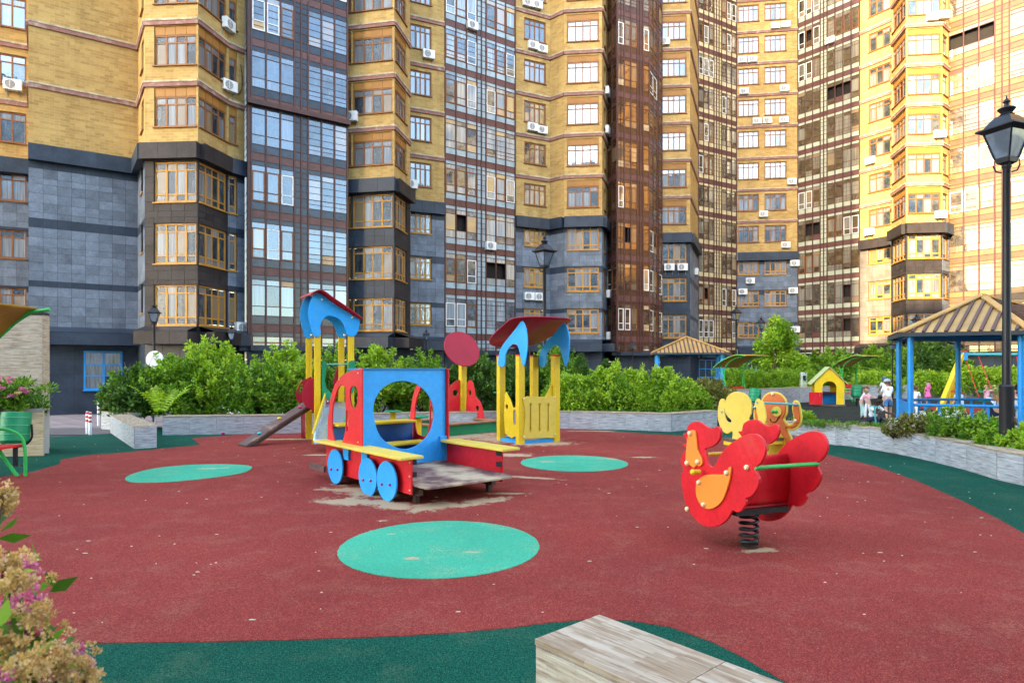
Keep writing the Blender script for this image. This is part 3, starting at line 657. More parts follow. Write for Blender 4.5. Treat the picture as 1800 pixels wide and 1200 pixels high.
f = Facet((992, 47.5), (1058, 47.2)); brick_section(f, [(.07, .92, 4)], False, 6, upper=(.7, 2.25), lower=(.6, 2.35), panel=True, ce=(0, .1))
f = Facet((1058, 47.2), (1068, 49.8)); brick_section(f, [(.3, .6, 1)], False, 6, upper=(.7, 2.25), lower=(.6, 2.35))
T3l = Facet((1068, 49.8), (1085, 48.0)); tower(T3l, [(1, 0)]*2, [BAND, SP3, AMBER, SP3, AMBER, SP3], kmax=7, seed=6)
T3 = Facet((1085, 48.0), (1141, 49.3)); tower(T3, GR(3, 2, 1), [BAND, SP3, AMBER, SP3, AMBER, BEIGE], kmax=7, seed=7)
T3b = Facet((1141, 49.3), (1163, 52.3)); tower(T3b, GR(2, 1, 1), [BAND, SP3, AMBER, SP3, AMBER, SP3], kmax=7, seed=8)
f = Facet((1161, 53.3), (1213, 53.1)); brick_section(f, [(.04, .88, 4)], False, 7, upper=(.75, 2.25), lower=(.5, 2.4), panel=True, ce=(0, .1), tset=(SLATE_D, SLATE_D))
f = Facet((1213, 53.1), (1227, 59.5)); brick_section(f, [], False, 7)
T4 = Facet((1227, 59.6), (1294, 62.2)); tower(T4, GR(3, 3, 3, .5), [BAND, SP4, WARM, SP4, WARM, SP3], kmax=8, seed=9)
f = Facet((1295, 62.4), (1402, 61.6)); brick_section(f, [(.02, .37, 4), (.46, .82, 4)], False, 8, upper=(.98, 2.55), lower=(.9, 2.4))
T5 = Facet((1403, 61.6), (1511, 57.2)); tower(T5, GR(3, 2, 4), [BAND, SP5, WARM, SP5, WARM, BAND], kmax=7, seed=10)
f = Facet((1512, 56.6), (1568, 54.3)); brick_section(f, [(.27, .96, 3)], False, 7, upper=(.98, 2.55), lower=(.9, 2.4), tset=(SLT, SLT), cm=SLATE_B)
f = Facet((1567, 52.5), (1593, 49.6)); brick_section(f, [(.06, .95, 4)], False, 6, upper=(.75, 2.3), lower=(.35, 2.2), panel=True, cm=SLATE_B, tset=(SLATE_B, SLATE_B), bandext=(0, .05))
f = Facet((1593, 49.6), (1656, 49.3)); brick_section(f, [(.04, .97, 4)], False, 6, upper=(.75, 2.3), lower=(.35, 2.2), panel=True, cm=SLATE_B, tset=(SLATE_B, SLATE_B), bandext=(0, .05), ce=(.1, .1))
f = Facet((1656, 49.3), (1668, 50.2)); brick_section(f, [(.1, .8, 1)], False, 6, upper=(.75, 2.3), lower=(.35, 2.2))
WARM6 = glass_mat('sunlit_tan_glass', (.05, .04, .03), (.26, .20, .13), (.34, .30, .22), .30, .5)
T6 = Facet((1668, 50.2), (1900, 44.0)); tower(T6, GR(3, 2, 4), [TANB, SP6, WARM6, SP6, WARM6, BAND], kmax=6, seed=12)
f = Facet((1900, 44.0), (2250, 34.0)); brick_section(f, [(.1, .25, 3), (.4, .55, 3), (.7, .85, 3)], False, 6)
f = Facet((2250, 34.0), (5600, 11)); brick_section(f, [(.1, .2, 3), (.3, .4, 3), (.5, .6, 3), (.7, .8, 3)], False, 4)
# the far stuff pieces, one mesh per kind
mb = STUFF['tile']; part('tile', mb, [SLATE, SLATE_D, SLATE_B, SLT], BLD, kind='stuff')
mb = STUFF['glass_panel']; inv = sorted(PALI, key=PALI.get); part('glass_panel', mb, [MATS[n] for n in inv], BLD, kind='stuff')
for k_, mb in WFR.items(): part('inner_window_frame', mb, [WHITE, FRAME][k_], BLD, kind='stuff')
# roof slab of the near wings and a roof line keep the block solid from above
R = [(f.A.x, f.A.y-40) for f in FACES]+[(FACES[-1].B.x, FACES[-1].B.y-40)]
part('roof', MB().prism(R+[(90, -20), (90, 60), (-60, 60), (-60, -10)], ZC+FH*(KTOP+1), ZC+FH*(KTOP+1)+.4), SLATE_D, BLD)
for f in FACES:
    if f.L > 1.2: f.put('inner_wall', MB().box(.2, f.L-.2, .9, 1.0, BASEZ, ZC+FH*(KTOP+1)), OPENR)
def facade_hit(px):
    best = None; k = (px-900)/F
    for f in FACES:
        den = f.u.x-k*f.u.y
        if abs(den) < 1e-9: continue
        t = (k*f.A.y-f.A.x)/den; y = f.A.y+f.u.y*t
        if -.01 <= t <= f.L+.01 and y > 5 and (best is None or y < best[1]): best = (t, y, f)
    return best
# blue framed ground floor windows
t0, d0, f0 = facade_hit(147); t1 = facade_hit(215)[0]
window(fL, t0, t1, .45, 2.42, 2, 'shop', True, True, 'blue-framed ground-floor window').location = fL.loc(t0, .07, .45)
for px0, px1, n in ((1228, 1262, 3), (1262, 1292, 3), (1408, 1440, 3), (1312, 1330, 2)):
    h0 = facade_hit(px0); h1 = facade_hit(px1)
    if h0[2] is h1[2]:
        window(h0[2], h0[0], h1[0], -.2, 2.3, n, 'shop', False, True).location = h0[2].loc(h0[0], .04, -.2)
# unseen blocks behind the camera, sized for the courtyard shade, grey for cool reflections
def block(name, label, x0, x1, y0, y1, h, m):
    rt = thing(name, label, 'building', ((x0+x1)/2, (y0+y1)/2, 0)); hx, hy = (x1-x0)/2, (y1-y0)/2
    part('wall', MB().box(-hx, hx, -hy, hy, -1, h), m, rt); part('roof', MB().box(-hx-.4, hx+.4, -hy-.4, hy+.4, h, h+.5), SLATE_D, rt)
    g = MB()
    for z in range(1, int(h/3)):
        for i in range(int((x1-x0)/4)): g.box(-hx+1+i*4, -hx+2.9+i*4, hy, hy+.05, z*3+.9, z*3+2.5, r=random.random())
        for i in range(int((y1-y0)/4)): g.box(hx, hx+.05, -hy+1+i*4, -hy+2.9+i*4, z*3+.9, z*3+2.5, r=random.random())
    part('window', g, GLASS, rt, kind='stuff')
PALEW = mat('pale_grey_render', (.34, .36, .38), .8, .15, .3)
ex = 30.3-(57-(-56))*(SUN_DIR.x/SUN_DIR.y)
block('shading_block', 'unseen tall pale grey block behind the viewpoint, sized to shade the courtyard', -75, ex, -56, -42, 82, PALEW)
block('low_shading_block', 'unseen lower pale grey block behind the viewpoint, sized to keep the ground shaded', ex+.1, 70, -56.2, -42.2, 44, PALEW)
# ------------------------------------------------------------------ air conditioners
def make_ac():
    r = thing('air_conditioner', '', 'air conditioner')
    part('casing', MB().box(-.40, .40, -.32, -.04, 0, .56), WHITE, r, bevel=.02)
    g = MB(); g.lathe([(.215, 0), (.215, .015), (.19, .015), (.19, .004)], 20); me = g.mesh('fan_grille', [GREYP]); me.transform(Matrix.Rotation(pi/2, 4, 'X')); o = link('fan_grille', me, r, (-.10, -.325, .28))
    g = MB()
    for i in range(5): g.box(-.18, .18, -.012, -.002, -.16+i*.08, -.148+i*.08)
    g.box(-.012, .012, -.02, -.002, -.19, .19); g.lathe([(.05, -.001), (.05, .01)], 8, 0, (0, -.01, 0)); link('grille_bars', g.mesh('grille_bars', [WHITE]), r, (-.10, -.335, .28))
    b = MB(); b.box(-.3, -.26, -.36, 0, -.05, -.01).box(.26, .3, -.36, 0, -.05, -.01).box(-.3, -.26, -.03, 0, -.3, -.01).box(.26, .3, -.03, 0, -.3, -.01); part('bracket', b, GREYP, r)
    return r
AC0 = make_ac(); first = [True]
def ac(px, py, lb, off=0.0, rot=None):
    h = facade_hit(px)
    if not h: return
    t, d, f = h; r = AC0 if first[0] else copy_tree(AC0); first[0] = False
    p = f.A+f.u*t+Vector((f.u.y, -f.u.x))*(.0+off); r.location = (p.x, p.y, 1.6+(645-py)/F*d-.28); r.rotation_euler = (0, 0, f.rz if rot is None else rot)
    r['label'] = lb; r['group'] = 'air conditioners on the facade'
    if 'hose' in lb: part('hose', MB().tube(smooth_loop([(.40, -.1, .1), (.62, -.06, .12), (.78, -.05, .5), (.80, -.05, 1.1), (.72, -.05, 1.7)], 4, False), .022, 6), BLACKM, r, True)
for a in ((24, 152, 'white air conditioner under the brick-framed window at the far left edge'), (397, 45, 'white air conditioner beside the topmost bay window of the left bay'), (400, 153, 'white air conditioner with dangling black hose, lower one beside the left bay'),
    (619, 207, 'air conditioner tucked between the dark glass tower and the second bay'), (752, 98, 'air conditioner under a brick-wall window just left of the blue glass tower, high up'), (722, 325, 'air conditioner above the dark cornice right of the second bay'),
    (828, 47, 'air conditioner on the mullions of the pale blue glass tower, high up'), (860, 433, 'air conditioner on the mullions of the pale blue glass tower, low down'),
    (926, 7, 'left air conditioner of the pair at the top edge above the recessed windows'), (942, 11, 'right air conditioner of the pair at the top edge above the recessed windows'),
    (935, 82, 'left air conditioner of the pair under the second recessed window from the top'), (951, 88, 'right air conditioner of the pair under the second recessed window from the top'),
    (934, 225, 'left air conditioner of the middle pair beneath a recessed brick-wall window'), (951, 230, 'right air conditioner of the middle pair beneath a recessed brick-wall window'),
    (928, 521, 'left air conditioner of the pair on the slate wall behind the black lamp'), (946, 522, 'right air conditioner of the pair on the slate wall behind the black lamp'),
    (1064, 162, 'air conditioner seen side-on high between the flat bay and the amber tower'), (1064, 230, 'air conditioner seen side-on one floor lower beside the amber tower'), (1066, 517, 'air conditioner on the slate wall left of the amber tower base'), (1066, 590, 'lowest air conditioner left of the amber tower base, above the bushes'),
    (1168, 75, 'air conditioner under a window of the narrow bay right of the amber tower'), (1176, 470, 'left of two air conditioners below the narrow bay lowest brick floor'), (1199, 470, 'right of two air conditioners below the narrow bay lowest brick floor'), (1221, 478, 'small air conditioner on the side wall beside the narrow bay'),
    (1362, 47, 'left air conditioner of the top pair on the concave middle wall'), (1380, 45, 'right air conditioner of the top pair on the concave middle wall'), (1304, 107, 'left air conditioner under the second left window of the concave wall'), (1322, 106, 'right air conditioner under the second left window of the concave wall'),
    (1307, 162, 'air conditioner under the third left window of the concave wall'), (1378, 157, 'air conditioner under the third right window of the concave wall'), (1330, 214, 'leftmost of three air conditioners in a row on the concave wall'), (1348, 213, 'middle of three air conditioners in a row on the concave wall'), (1377, 212, 'rightmost of three air conditioners in a row on the concave wall'),
    (1341, 377, 'air conditioner under a left window of the concave wall above the slate'), (1391, 320, 'air conditioner at the right corner of the concave brick wall'), (1380, 431, 'air conditioner just above the slate cornice of the concave wall'), (1396, 463, 'upper air conditioner at the right edge of the concave slate wall'),
    (1318, 494, 'air conditioner between the two upper slate windows of the concave wall'), (1305, 513, 'air conditioner at the left edge of the concave slate wall'), (1393, 511, 'second air conditioner at the right edge of the concave slate wall'), (1397, 579, 'lowest air conditioner at the right edge of the concave slate wall'),
    (1461, 72, 'air conditioner on the mullions of the sage glass tower'), (1532, 283, 'sunlit air conditioner under a window left of the bright bay'), (1530, 408, 'lower sunlit air conditioner left of the bright bay'), (1637, 32, 'left of two sunlit air conditioners at the top of the bright bay'), (1655, 29, 'right of two sunlit air conditioners at the top of the bright bay'),
    (1650, 237, 'sunlit air conditioner at the middle of the bright bay'), (1652, 378, 'sunlit air conditioner above the brown cornice of the bright bay'), (423, 576, 'white air conditioner standing on the dark canopy by the left bay')): ac(*a)

# ------------------------------------------------------------------ the play train
RD = Vector((-1.15, 7.53)); ta = Vector((-.64, .77)).normalized(); tw = Vector((ta.y, -ta.x))       # along the train away from the viewer, across to the right
tr = thing('play_train', 'wooden play train with red cab sides, blue end wall with round hole and blue wheels', 'play train', (RD.x, RD.y, 0))
rzT = atan2(ta.y, ta.x)       # local x = along, local y = left of travel (outwards = +y), z up ; across to the right = -y
tr.rotation_euler = (0, 0, rzT)
PL = Plane(RD, ta)
WD = 1.34
cab = [(576.5, 790), (577, 745), (579, 722), (583, 695), (590, 675), (601, 661), (616, 652), (634, 647.8)]
cabo = [PL(*p) for p in cab]; x1 = PL(637.5, 650)[0]
cabo = smooth_loop(cabo, 4, False)+[(x1, PL(637.5, 648)[1]), (x1, .56)]
door = [PL(*p) for p in ((587, 768), (584.5, 745), (586, 715), (591, 694), (597.5, 679), (604, 677.5), (608, 684), (608, 745), (607, 760), (602, 777), (591, 775))]
oval = smooth_loop([PL(*p) for p in ((616, 690), (618.5, 681), (623, 678.5), (628, 682), (630, 693), (629, 706), (626, 715), (621, 717), (617, 706))], 4)
slot = [PL(*p) for p in ((609.5, 723), (611, 720.5), (613, 723), (612.5, 755), (611, 759), (609.5, 756))]
for nm, yy in (('cab_side', 0.0), ('cab_side', -WD)):
    board(nm, [cabo, smooth_loop(door, 2), oval, slot], .022, TRED, tr, (0, yy, 0))
xb = 1.30
front = [(-.012, .27), (-WD+.012, .27), (-WD+.012, 1.57), (-.012, 1.57)]
# blue end wall across the train, with a large round hole
PB = Plane(RD+ta*xb, tw); hole = [PB(*p) for p in ((656, 716), (661, 698), (672, 682), (690, 672), (711, 669.5), (733, 676), (750, 691), (760, 710), (762.5, 730), (758, 752), (747, 770), (731, 783), (712, 789), (692, 784), (672, 771), (660, 748))]
cx = sum(p[0] for p in hole)/len(hole); cz = sum(p[1] for p in hole)/len(hole)
wallb = board_mesh('end_wall', [[(.012, .27), (WD-.012, .27), (WD-.012, 1.565), (.012, 1.565)], smooth_loop(hole, 4)], .022, TBLUE)
link('end_wall', wallb, tr, (xb, 0, 0), -pi/2)
part('roof_edge', MB().box(xb-.03, xb+.42, -WD+.02, -.02, 1.565, 1.585), mat('roof_blue', (.01, .17, .36), .4), tr)
part('corner_post', MB().box(xb-.045, xb-.012, -WD-.005, -WD+.12, .27, .62), TBLUE, tr)
for yy in (0, -WD):       # side boards with plank seats
    part('side_board', MB().box(0, 2.32, yy-.011, yy+.011, .13, .535), TRED, tr, bevel=.004)
def plank(x0, x1, y0, y1, z, m=TYEL, nm='plank', th=.035): return part(nm, MB().box(x0, x1, y0, y1, z-th, z), m, tr, bevel=.008)
plank(-.04, 2.36, -.135, .175, .575, TYELP); plank(-.16, 1.24, -WD-.16, -WD+.13, .575, TYELP)
part('deck', MB().prism([(-.30, .0-.06), (-.26, -.02), (2.36, .0-.02), (2.36, -WD+.02), (-.20, -WD+.02), (-.30, -WD+.10)], .225, .25).box(2.36, 2.75, -WD+.3, -.3, .225, .248), DECKM, tr, bevel=.004)
part('chassis', MB().box(.02, 2.5, -.16, -.10, .10, .22).box(.02, 2.5, -WD+.10, -WD+.16, .10, .22).box(2.25, 2.75, .05, .08, .12, .2), BROWNP, tr)
for x in (.12, 2.2):
    for y in (-.13, -WD+.13): part('leg', MB().box(x-.03, x+.03, y-.03, y+.03, -.02, .22).box(x-.10, x+.10, y-.05, y+.05, .17, .22), DSTEEL, tr)
for px, py, rr in ((589.8, 819.5, .235), (647, 838, .24), (680.5, 845, .24)):
    pl2 = Plane(RD-tw*.075, ta); t, z = pl2(px, py); wh = board('wheel', [circ(0, 0, rr, rr, 48)], .024, TBLUE, tr, (t, .075, z))
    for q in (-.1, .1):
        g = MB().ball((q*1.0, .02, -.05+(.02 if q < 0 else 0)), .017); part('bolt', g, BOLTP, wh, True)
    part('wheel_block', MB().box(-.05, .05, -.07, -.01, -.08, .08), TBLUE, wh)
for x in (1.02, 1.55): part('bracket', MB().prism([(x, -.0), (x+.16, -.0), (x+.16, .045), (x, .045)], .36, .53), TBLUE, tr)
# counter and inner seat seen through the hole
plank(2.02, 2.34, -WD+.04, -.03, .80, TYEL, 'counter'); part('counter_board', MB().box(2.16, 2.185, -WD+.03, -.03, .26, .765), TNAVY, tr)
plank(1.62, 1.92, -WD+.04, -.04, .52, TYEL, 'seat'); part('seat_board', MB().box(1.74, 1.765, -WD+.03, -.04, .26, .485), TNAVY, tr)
g = MB()
for (x, z) in ((1.33, 1.52), (1.33, .62), (1.9, 1.43), (2.28, .8), (.03, .50), (.03, .18), (.30, .5), (.03, .34)): g.ball((x, .014, z), .011)
part('bolt', g, BOLT, tr, True)
for z in (.5, .36, .2):
    part('hinge', MB().box(-.005, .05, -.06, -.011, z-.03, z+.03), BLACKM, tr); part('hinge', MB().box(-.005, .05, -WD+.011, -WD+.07, z-.03, z+.03), BLACKM, tr)

# ------------------------------------------------------------------ rooster spring rider
CR = Vector((1.82, 5.70)); ur = Vector((-.35, .94)).normalized(); nr = Vector((-ur.y, ur.x))
ro = thing('rooster_spring_rider', 'red rooster-shaped spring rider with orange wings on a dark coil spring', 'spring rider', (2.10, 5.80, 0))
PR = Plane(CR, ur); off = lambda n: (CR.x+nr.x*n-ro.location.x, CR.y+nr.y*n-ro.location.y, 0)
rb = [(1199, 838), (1201, 858), (1207, 883), (1218, 905), (1233, 920), (1250, 926), (1268, 922), (1281, 911), (1289, 897), (1297, 900), (1306, 896), (1313, 884), (1313, 875), (1322, 872), (1333, 857), (1336, 841), (1331, 828), (1329, 822), (1339, 813), (1346, 798), (1347, 785), (1343, 773), (1334, 764), (1321, 762), (1303, 768), (1280, 784), (1266, 802), (1256, 820), (1247, 815), (1243, 795), (1242, 788), (1255, 784), (1266, 772), (1268, 755), (1262, 749), (1252, 753), (1240, 747), (1232, 741), (1221, 741), (1211, 748), (1208, 761), (1202, 762), (1208, 772), (1208, 779), (1200, 781), (1209, 788), (1201, 797), (1198, 812), (1203, 823)]
rl = [PR(*p) for p in rb]; rl = smooth_loop(rl, 3)
rzR = atan2(ur.y, ur.x)
board('side_panel', [rl], .026, TRED, ro, off(.0), rzR)
beak = smooth_loop([PR(*p) for p in ((1217, 758), (1221, 755), (1226, 757), (1229, 770), (1231, 790), (1238, 805), (1239, 815), (1234, 819), (1229, 817), (1224, 822), (1218, 817), (1211, 816), (1210, 808), (1211, 790), (1213, 770))], 3)
wing = smooth_loop([PR(*p) for p in ((1286, 821), (1290, 822), (1288, 840), (1282, 862), (1274, 880), (1262, 891), (1249, 894), (1238, 888), (1230, 874), (1228, 858), (1231, 844), (1243, 835), (1258, 833), (1275, 833), (1283, 829))], 3)
board('head_plate', [beak], .02, TORG, ro, off(.024), rzR); board('wing_plate', [wing], .02, TORG, ro, off(.024), rzR)
def caps(root, pl, pts, n, r, m, nm='bolt_cap'):
    for p in pts:
        t, z = pl(*p); q = pl.at(t, z, n); part(nm, MB().ball((0, 0, 0), r), m, root, True, loc=(q.x-root.location.x, q.y-root.location.y, z))
caps(ro, PR, [(1219, 761), (1214, 813), (1233, 811)], .042, .023, BOLT); caps(ro, PR, [(1235, 847), (1284, 830), (1243, 886)], .042, .023, BOLT); caps(ro, PR, [(1316, 821), (1211, 894)], .02, .024, BOLT)
NF = -.64
o2 = board('side_panel', [rl], .026, TRED, ro, off(NF), rzR)
link('head_plate', bpy.data.objects['head_plate'].data, ro, off(NF-.024), rzR)
# curved seat drum between the two sides, seat, deck plate
g = MB(); ns = 14
zc0 = .30; pts = []
g2 = MB()
for i in range(ns+1):
    a = pi*i/ns; x = -.30+.0*a; pts.append((-.36+.17*(1-cos(a))*.5*2-.0, .03*sin(a)))
prof = [(-.12, .40), (-.15, .62), (-.13, .80), (-.07, .82), (.02, .66), (.14, .58), (.30, .60)]
P_ = smooth_loop(prof, 4, False); vs = []; fs = []
for (x, z) in P_: vs += [(x, -.02, z), (x, NF+.02, z)]
for i in range(len(P_)-1): fs.append((2*i, 2*i+1, 2*i+3, 2*i+2))
g.add(vs, fs); so_ = part('seat', g, TRED, ro, True, loc=off(0), rz=rzR); md = so_.modifiers.new('s', 'SOLIDIFY'); md.thickness = .03
part('seat_front', MB().box(-.11, -.08, NF+.02, -.02, .38, .70), TRED, ro, loc=off(0), rz=rzR)
part('base_plate', MB().box(-.16, .34, NF+.04, -.04, .33, .375), BLACKM, ro, loc=off(0), rz=rzR)
q0, q1 = PR.at(*PR(1330, 822), n=.0), None
t, z = PR(1329, 822)
for tt, mm_, zz in ((t, TGRN2, z), (.30, TYEL, .80)):
    a_ = PR.at(tt, zz, .012); b_ = PR.at(tt, zz, NF-.012); g = MB().tube([a_-ro.location, b_-ro.location], .017, 12); part('handlebar', g, mm_, ro, True)
for n_ in (.06, NF-.06, NF+.07): a_ = PR.at(.22, .66, n_)-ro.location; part('foot_peg', MB().tube([a_, a_+Vector((nr.x*.07, nr.y*.07, 0))], .022, 10).ball(a_+Vector((nr.x*.07, nr.y*.07, .0)), .028), TYEL, ro, True)
sp = [(.075*cos(2*pi*k/16), .075*sin(2*pi*k/16), .03+.30*k/(16*5.5)) for k in range(int(16*5.5)+1)]
part('spring', MB().tube(sp, .014, 8), BLACKM, ro, True); part('spring_foot', MB().lathe([(.085, -.01), (.085, .022), (.06, .03)], 20), DSTEEL, ro, True)
part('spring_cap', MB().lathe([(.085, .32), (.085, .34)], 20), DSTEEL, ro, True)

# ------------------------------------------------------------------ octopus rocker
C1 = Vector((3.22, 9.35)); uo = Vector((-.507, .862)).normalized(); C2 = Vector((3.90, 9.75)); no = Vector((-uo.y, uo.x))
oc = thing('octopus_rocker', 'orange and yellow smiling octopus rocker with teal handlebars', 'rocker', (3.56, 9.55, 0))
rzO = atan2(uo.y, uo.x)
def octo(C, dx, full):
    pl = Plane(C, uo); of = (C.x-oc.location.x, C.y-oc.location.y, 0)
    Q = lambda pts: [pl(x+dx, y) for x, y in pts]
    yl = [(1360, 688), (1372, 691), (1381, 700), (1385, 713), (1384, 727), (1380, 736), (1386, 744), (1394, 743), (1396, 735), (1393, 720), (1394, 707), (1399, 703), (1405, 707), (1409, 722), (1410, 738), (1404, 752), (1392, 757), (1386, 757), (1392, 768), (1400, 790), (1404, 812), (1392, 818), (1376, 806), (1364, 795), (1356, 810), (1348, 815), (1346, 800), (1350, 775), (1351, 758), (1342, 762), (1333, 756), (1327, 742), (1325, 727), (1328, 706), (1333, 700), (1338, 706), (1337, 722), (1340, 738), (1347, 742), (1349, 738), (1340, 728), (1337, 712), (1342, 697), (1350, 690)]
    b = board('side_panel', [smooth_loop(Q(yl), 3)], .022, TYELP, oc, of, rzO)
    # scalloped edge beads along the arms
    return pl, of, Q
pl1, of1, Q1 = octo(C1, -63, False); pl2, of2, Q2 = octo(C2, 0, True)
orl = [(1360, 690.5), (1371, 693), (1379, 701), (1382.5, 713), (1381, 727), (1377, 737), (1385, 747), (1395, 746), (1399, 736), (1396, 722), (1397, 709), (1400, 706), (1404, 710), (1406, 722), (1407, 738), (1401, 748), (1391, 752), (1383, 751), (1388, 766), (1394, 785), (1390, 790), (1380, 774), (1373, 762), (1362, 758), (1356, 764), (1355, 785), (1351, 792), (1349, 780), (1353, 762), (1352, 752), (1342, 757), (1334, 752), (1330, 740), (1328, 722), (1331, 712), (1335, 712), (1335, 724), (1338, 740), (1346, 747), (1350, 741), (1343, 729), (1340, 713), (1344, 700), (1351, 693)]
of3 = (C2.x+no.x*.02-oc.location.x, C2.y+no.y*.02-oc.location.y, 0); of4 = (C2.x+no.x*.036-oc.location.x, C2.y+no.y*.036-oc.location.y, 0)
board('body_plate', [smooth_loop(Q2(orl), 3)], .018, TBRO, oc, of3, rzO)
ec = pl2(1368, 723); board('eye_patch', [circ(ec[0], ec[1], .085, .075)], .008, TYELP, oc, of4, rzO)
for e in (1362, 1368): 
    t, z = pl2(e, 723); q = pl2.at(t, z, .048); part('eye', MB().ball((0, 0, 0), .026), TGRN2, oc, True, loc=(q.x-oc.location.x, q.y-oc.location.y, z))
g = MB(); mp = [pl2.at(*pl2(x, y), n=.036)-oc.location for x, y in ((1356, 735), (1358, 740), (1362, 742), (1367, 740), (1371, 734), (1374, 730))]
part('smile', g.tube(mp, .006, 6), BLACKM, oc, True)
bely = smooth_loop(Q2([(1363, 756), (1371, 757), (1379, 767), (1384, 778), (1378, 790), (1366, 800), (1356, 796), (1355, 775)]), 3); board('belly_plate', [bely], .012, TYEL, oc, of4, rzO)
caps(oc, pl2, [(1361, 692), (1330, 716), (1399, 711), (1401, 739)], .04, .026, BOLT)
for z_px, tt in ((711, .0),): pass
for (pa, pb) in (((1270, 724), (1332, 716)), ((1332, 707), (1404, 711))):
    qa = pl1.at(*pl1(*pa), n=.02); qb = pl2.at(*pl2(*pb), n=-.0)
    part('handlebar', MB().tube([qa-oc.location, qb-oc.location], .016, 10), TEAL, oc, True)
part('seat_plank', MB().obox((-.45, -.12, .55), (.75, .25, .55), .28, .04), BROWNP, oc); part('seat_edge', MB().obox((-.45, -.14, .50), (.75, .23, .50), .22, .05), TYEL, oc)
part('spring', MB().tube([(.09*cos(2*pi*k/14), .09*sin(2*pi*k/14), .02+.44*k/70) for k in range(71)], .016, 8), BLACKM, oc, True)

# ------------------------------------------------------------------ slide tower
p1 = Vector((-4.53, 14.6)); p2 = Vector((-4.17, 14.02)); p4 = Vector((-3.50, 14.22)); p3 = p1+(p4-p2)
st = thing('slide_tower', 'tall play tower with blue arched sides, crimson roof board and climbing ramp', 'slide tower', (p2.x, p2.y, 0)); o_ = st.location
def post(root, x, y, h, rz, w=.13, cap=TRED, z0=-.02):
    ps = part('post', MB().box(-w/2, w/2, -w/2, w/2, z0, h).box(-w/2-.003, w/2+.003, -.01, .01, z0, h-.02).box(-.01, .01, -w/2-.003, w/2+.003, z0, h-.02), TYEL, root, loc=(x-root.location.x, y-root.location.y, 0), rz=rz, bevel=.008)
    if cap: part('post_cap', MB().box(-w/2-.004, w/2+.004, -w/2-.004, w/2+.004, h, h+.03), cap, ps)
us = (p4-p2).normalized(); vsn = (p1-p2).normalized(); rzs = atan2(us.y, us.x)
post(st, p1.x, p1.y, 2.42, rzs); post(st, p2.x, p2.y, 2.44, rzs); post(st, p3.x, p3.y, 2.42, rzs); post(st, p4.x, p4.y, 2.44, rzs)
def arch_side(pl, C, root, m, top, tag_='arch_side'):
    return board(tag_, [smooth_loop([pl(*p) for p in top], 3)], .022, m, root, (C.x-root.location.x, C.y-root.location.y, 0), pl.rz)
arcp = [(557, 515), (550, 521), (544, 533), (541.5, 548), (543, 563), (547, 578), (551, 590), (560, 592), (564, 586), (563, 576), (565, 566), (570, 559), (578, 555), (586, 556), (596, 561), (604, 570), (608, 582), (612, 590), (622, 591), (628, 585), (631, 575), (632, 562), (620, 554), (600, 542), (580, 529), (567, 519)]
Cn = p2-vsn*.085; Cf = p1+vsn*.085
arch_side(Plane(Cn, us), Cn, st, TBLUE, arcp)
plf = Plane(Cn, us); Cff = p1-vsn*.08
board('arch_side', [smooth_loop([plf(*p) for p in arcp], 3)], .022, TBLUE, st, (Cff.x-o_.x, Cff.y-o_.y, 0), plf.rz)
# roof board: lies along the sloping top edge
rp = smooth_loop([plf(*p) for p in ((545, 521), (552, 515.5), (560, 514), (568, 518), (580, 527), (600, 540), (620, 553), (635, 563))], 4, False)
g = MB(); vs = []; fs = []; nb = len(rp)
Dp = Vector((p1-p2).xy).length
for i, (t, z) in enumerate(rp):
    e = .10+.12*sin(pi*i/(nb-1))
    q0 = Vector(Cn)+us*t-vsn*e; q1 = Vector(Cn)+us*t+vsn*(Dp+.08+e); vs += [(q0.x-o_.x, q0.y-o_.y, z+.02), (q1.x-o_.x, q1.y-o_.y, z+.02)]
for i in range(nb-1): fs.append((2*i, 2*i+1, 2*i+3, 2*i+2))
ob = part('roof_board', g.add(vs, fs), TREDD, st, True); md = ob.modifiers.new('s', 'SOLIDIFY'); md.thickness = .022; md.offset = 1
pm_ = Plane(p2, us)
# platform, red discs at the ramp, ramp
part('platform', MB().prism([(p.x-o_.x, p.y-o_.y) for p in (p2, p4, p3, p1)], .76, .80), BROWNP, st)
Pr = Plane((-4.62, 14.3), us)
for n_, nm in ((0, 'entry_guard'), (.42, 'entry_guard')):
    sh = 0 if n_ == 0 else 0
    C = Vector((-4.36, 13.98)) if n_ == 0 else Vector((-4.62, 14.45)); pl = Plane(C, us)
    if n_ == 0: lp = [(553, 667), (545, 668), (537, 676), (532, 690), (532, 703), (537, 714), (546, 719), (553, 720)]; hl = None
    else: lp = [(548, 664), (541, 665), (530, 670), (522, 684), (520, 695), (523, 705), (530, 708), (545, 704)]; hl = [(532, 677), (531, 686), (526, 693), (524.5, 691), (526, 680), (530, 675)]
    loops = [smooth_loop([pl(*p) for p in lp], 3)]
    if hl: loops.append(smooth_loop([pl(*p) for p in hl], 2))
    board(nm, loops, .022, TREDD, st, (C.x-o_.x, C.y-o_.y, 0), pl.rz)
ra = Vector((-4.40, 14.25, .84)); rb_ = Vector((-5.42, 13.15, .02))
part('ramp', MB().obox(rb_-o_, ra-o_, .38, .05), BROWNP, st, bevel=.006)
part('ramp_side', MB().obox(rb_-o_+Vector((.05, -.05, -.08)), ra-o_+Vector((.05, -.05, -.08)), .06, .10), BROWNP, st)
for f_, m_, sx in ((.22, TEAL, .04), (.55, TYEL, -.05), (.82, BOLTP, .05)):
    c = rb_.lerp(ra, f_)-o_+Vector((sx, -sx, .05)); part('climbing_hold', MB().ball(c, .05, sz=.6), m_, st, True)
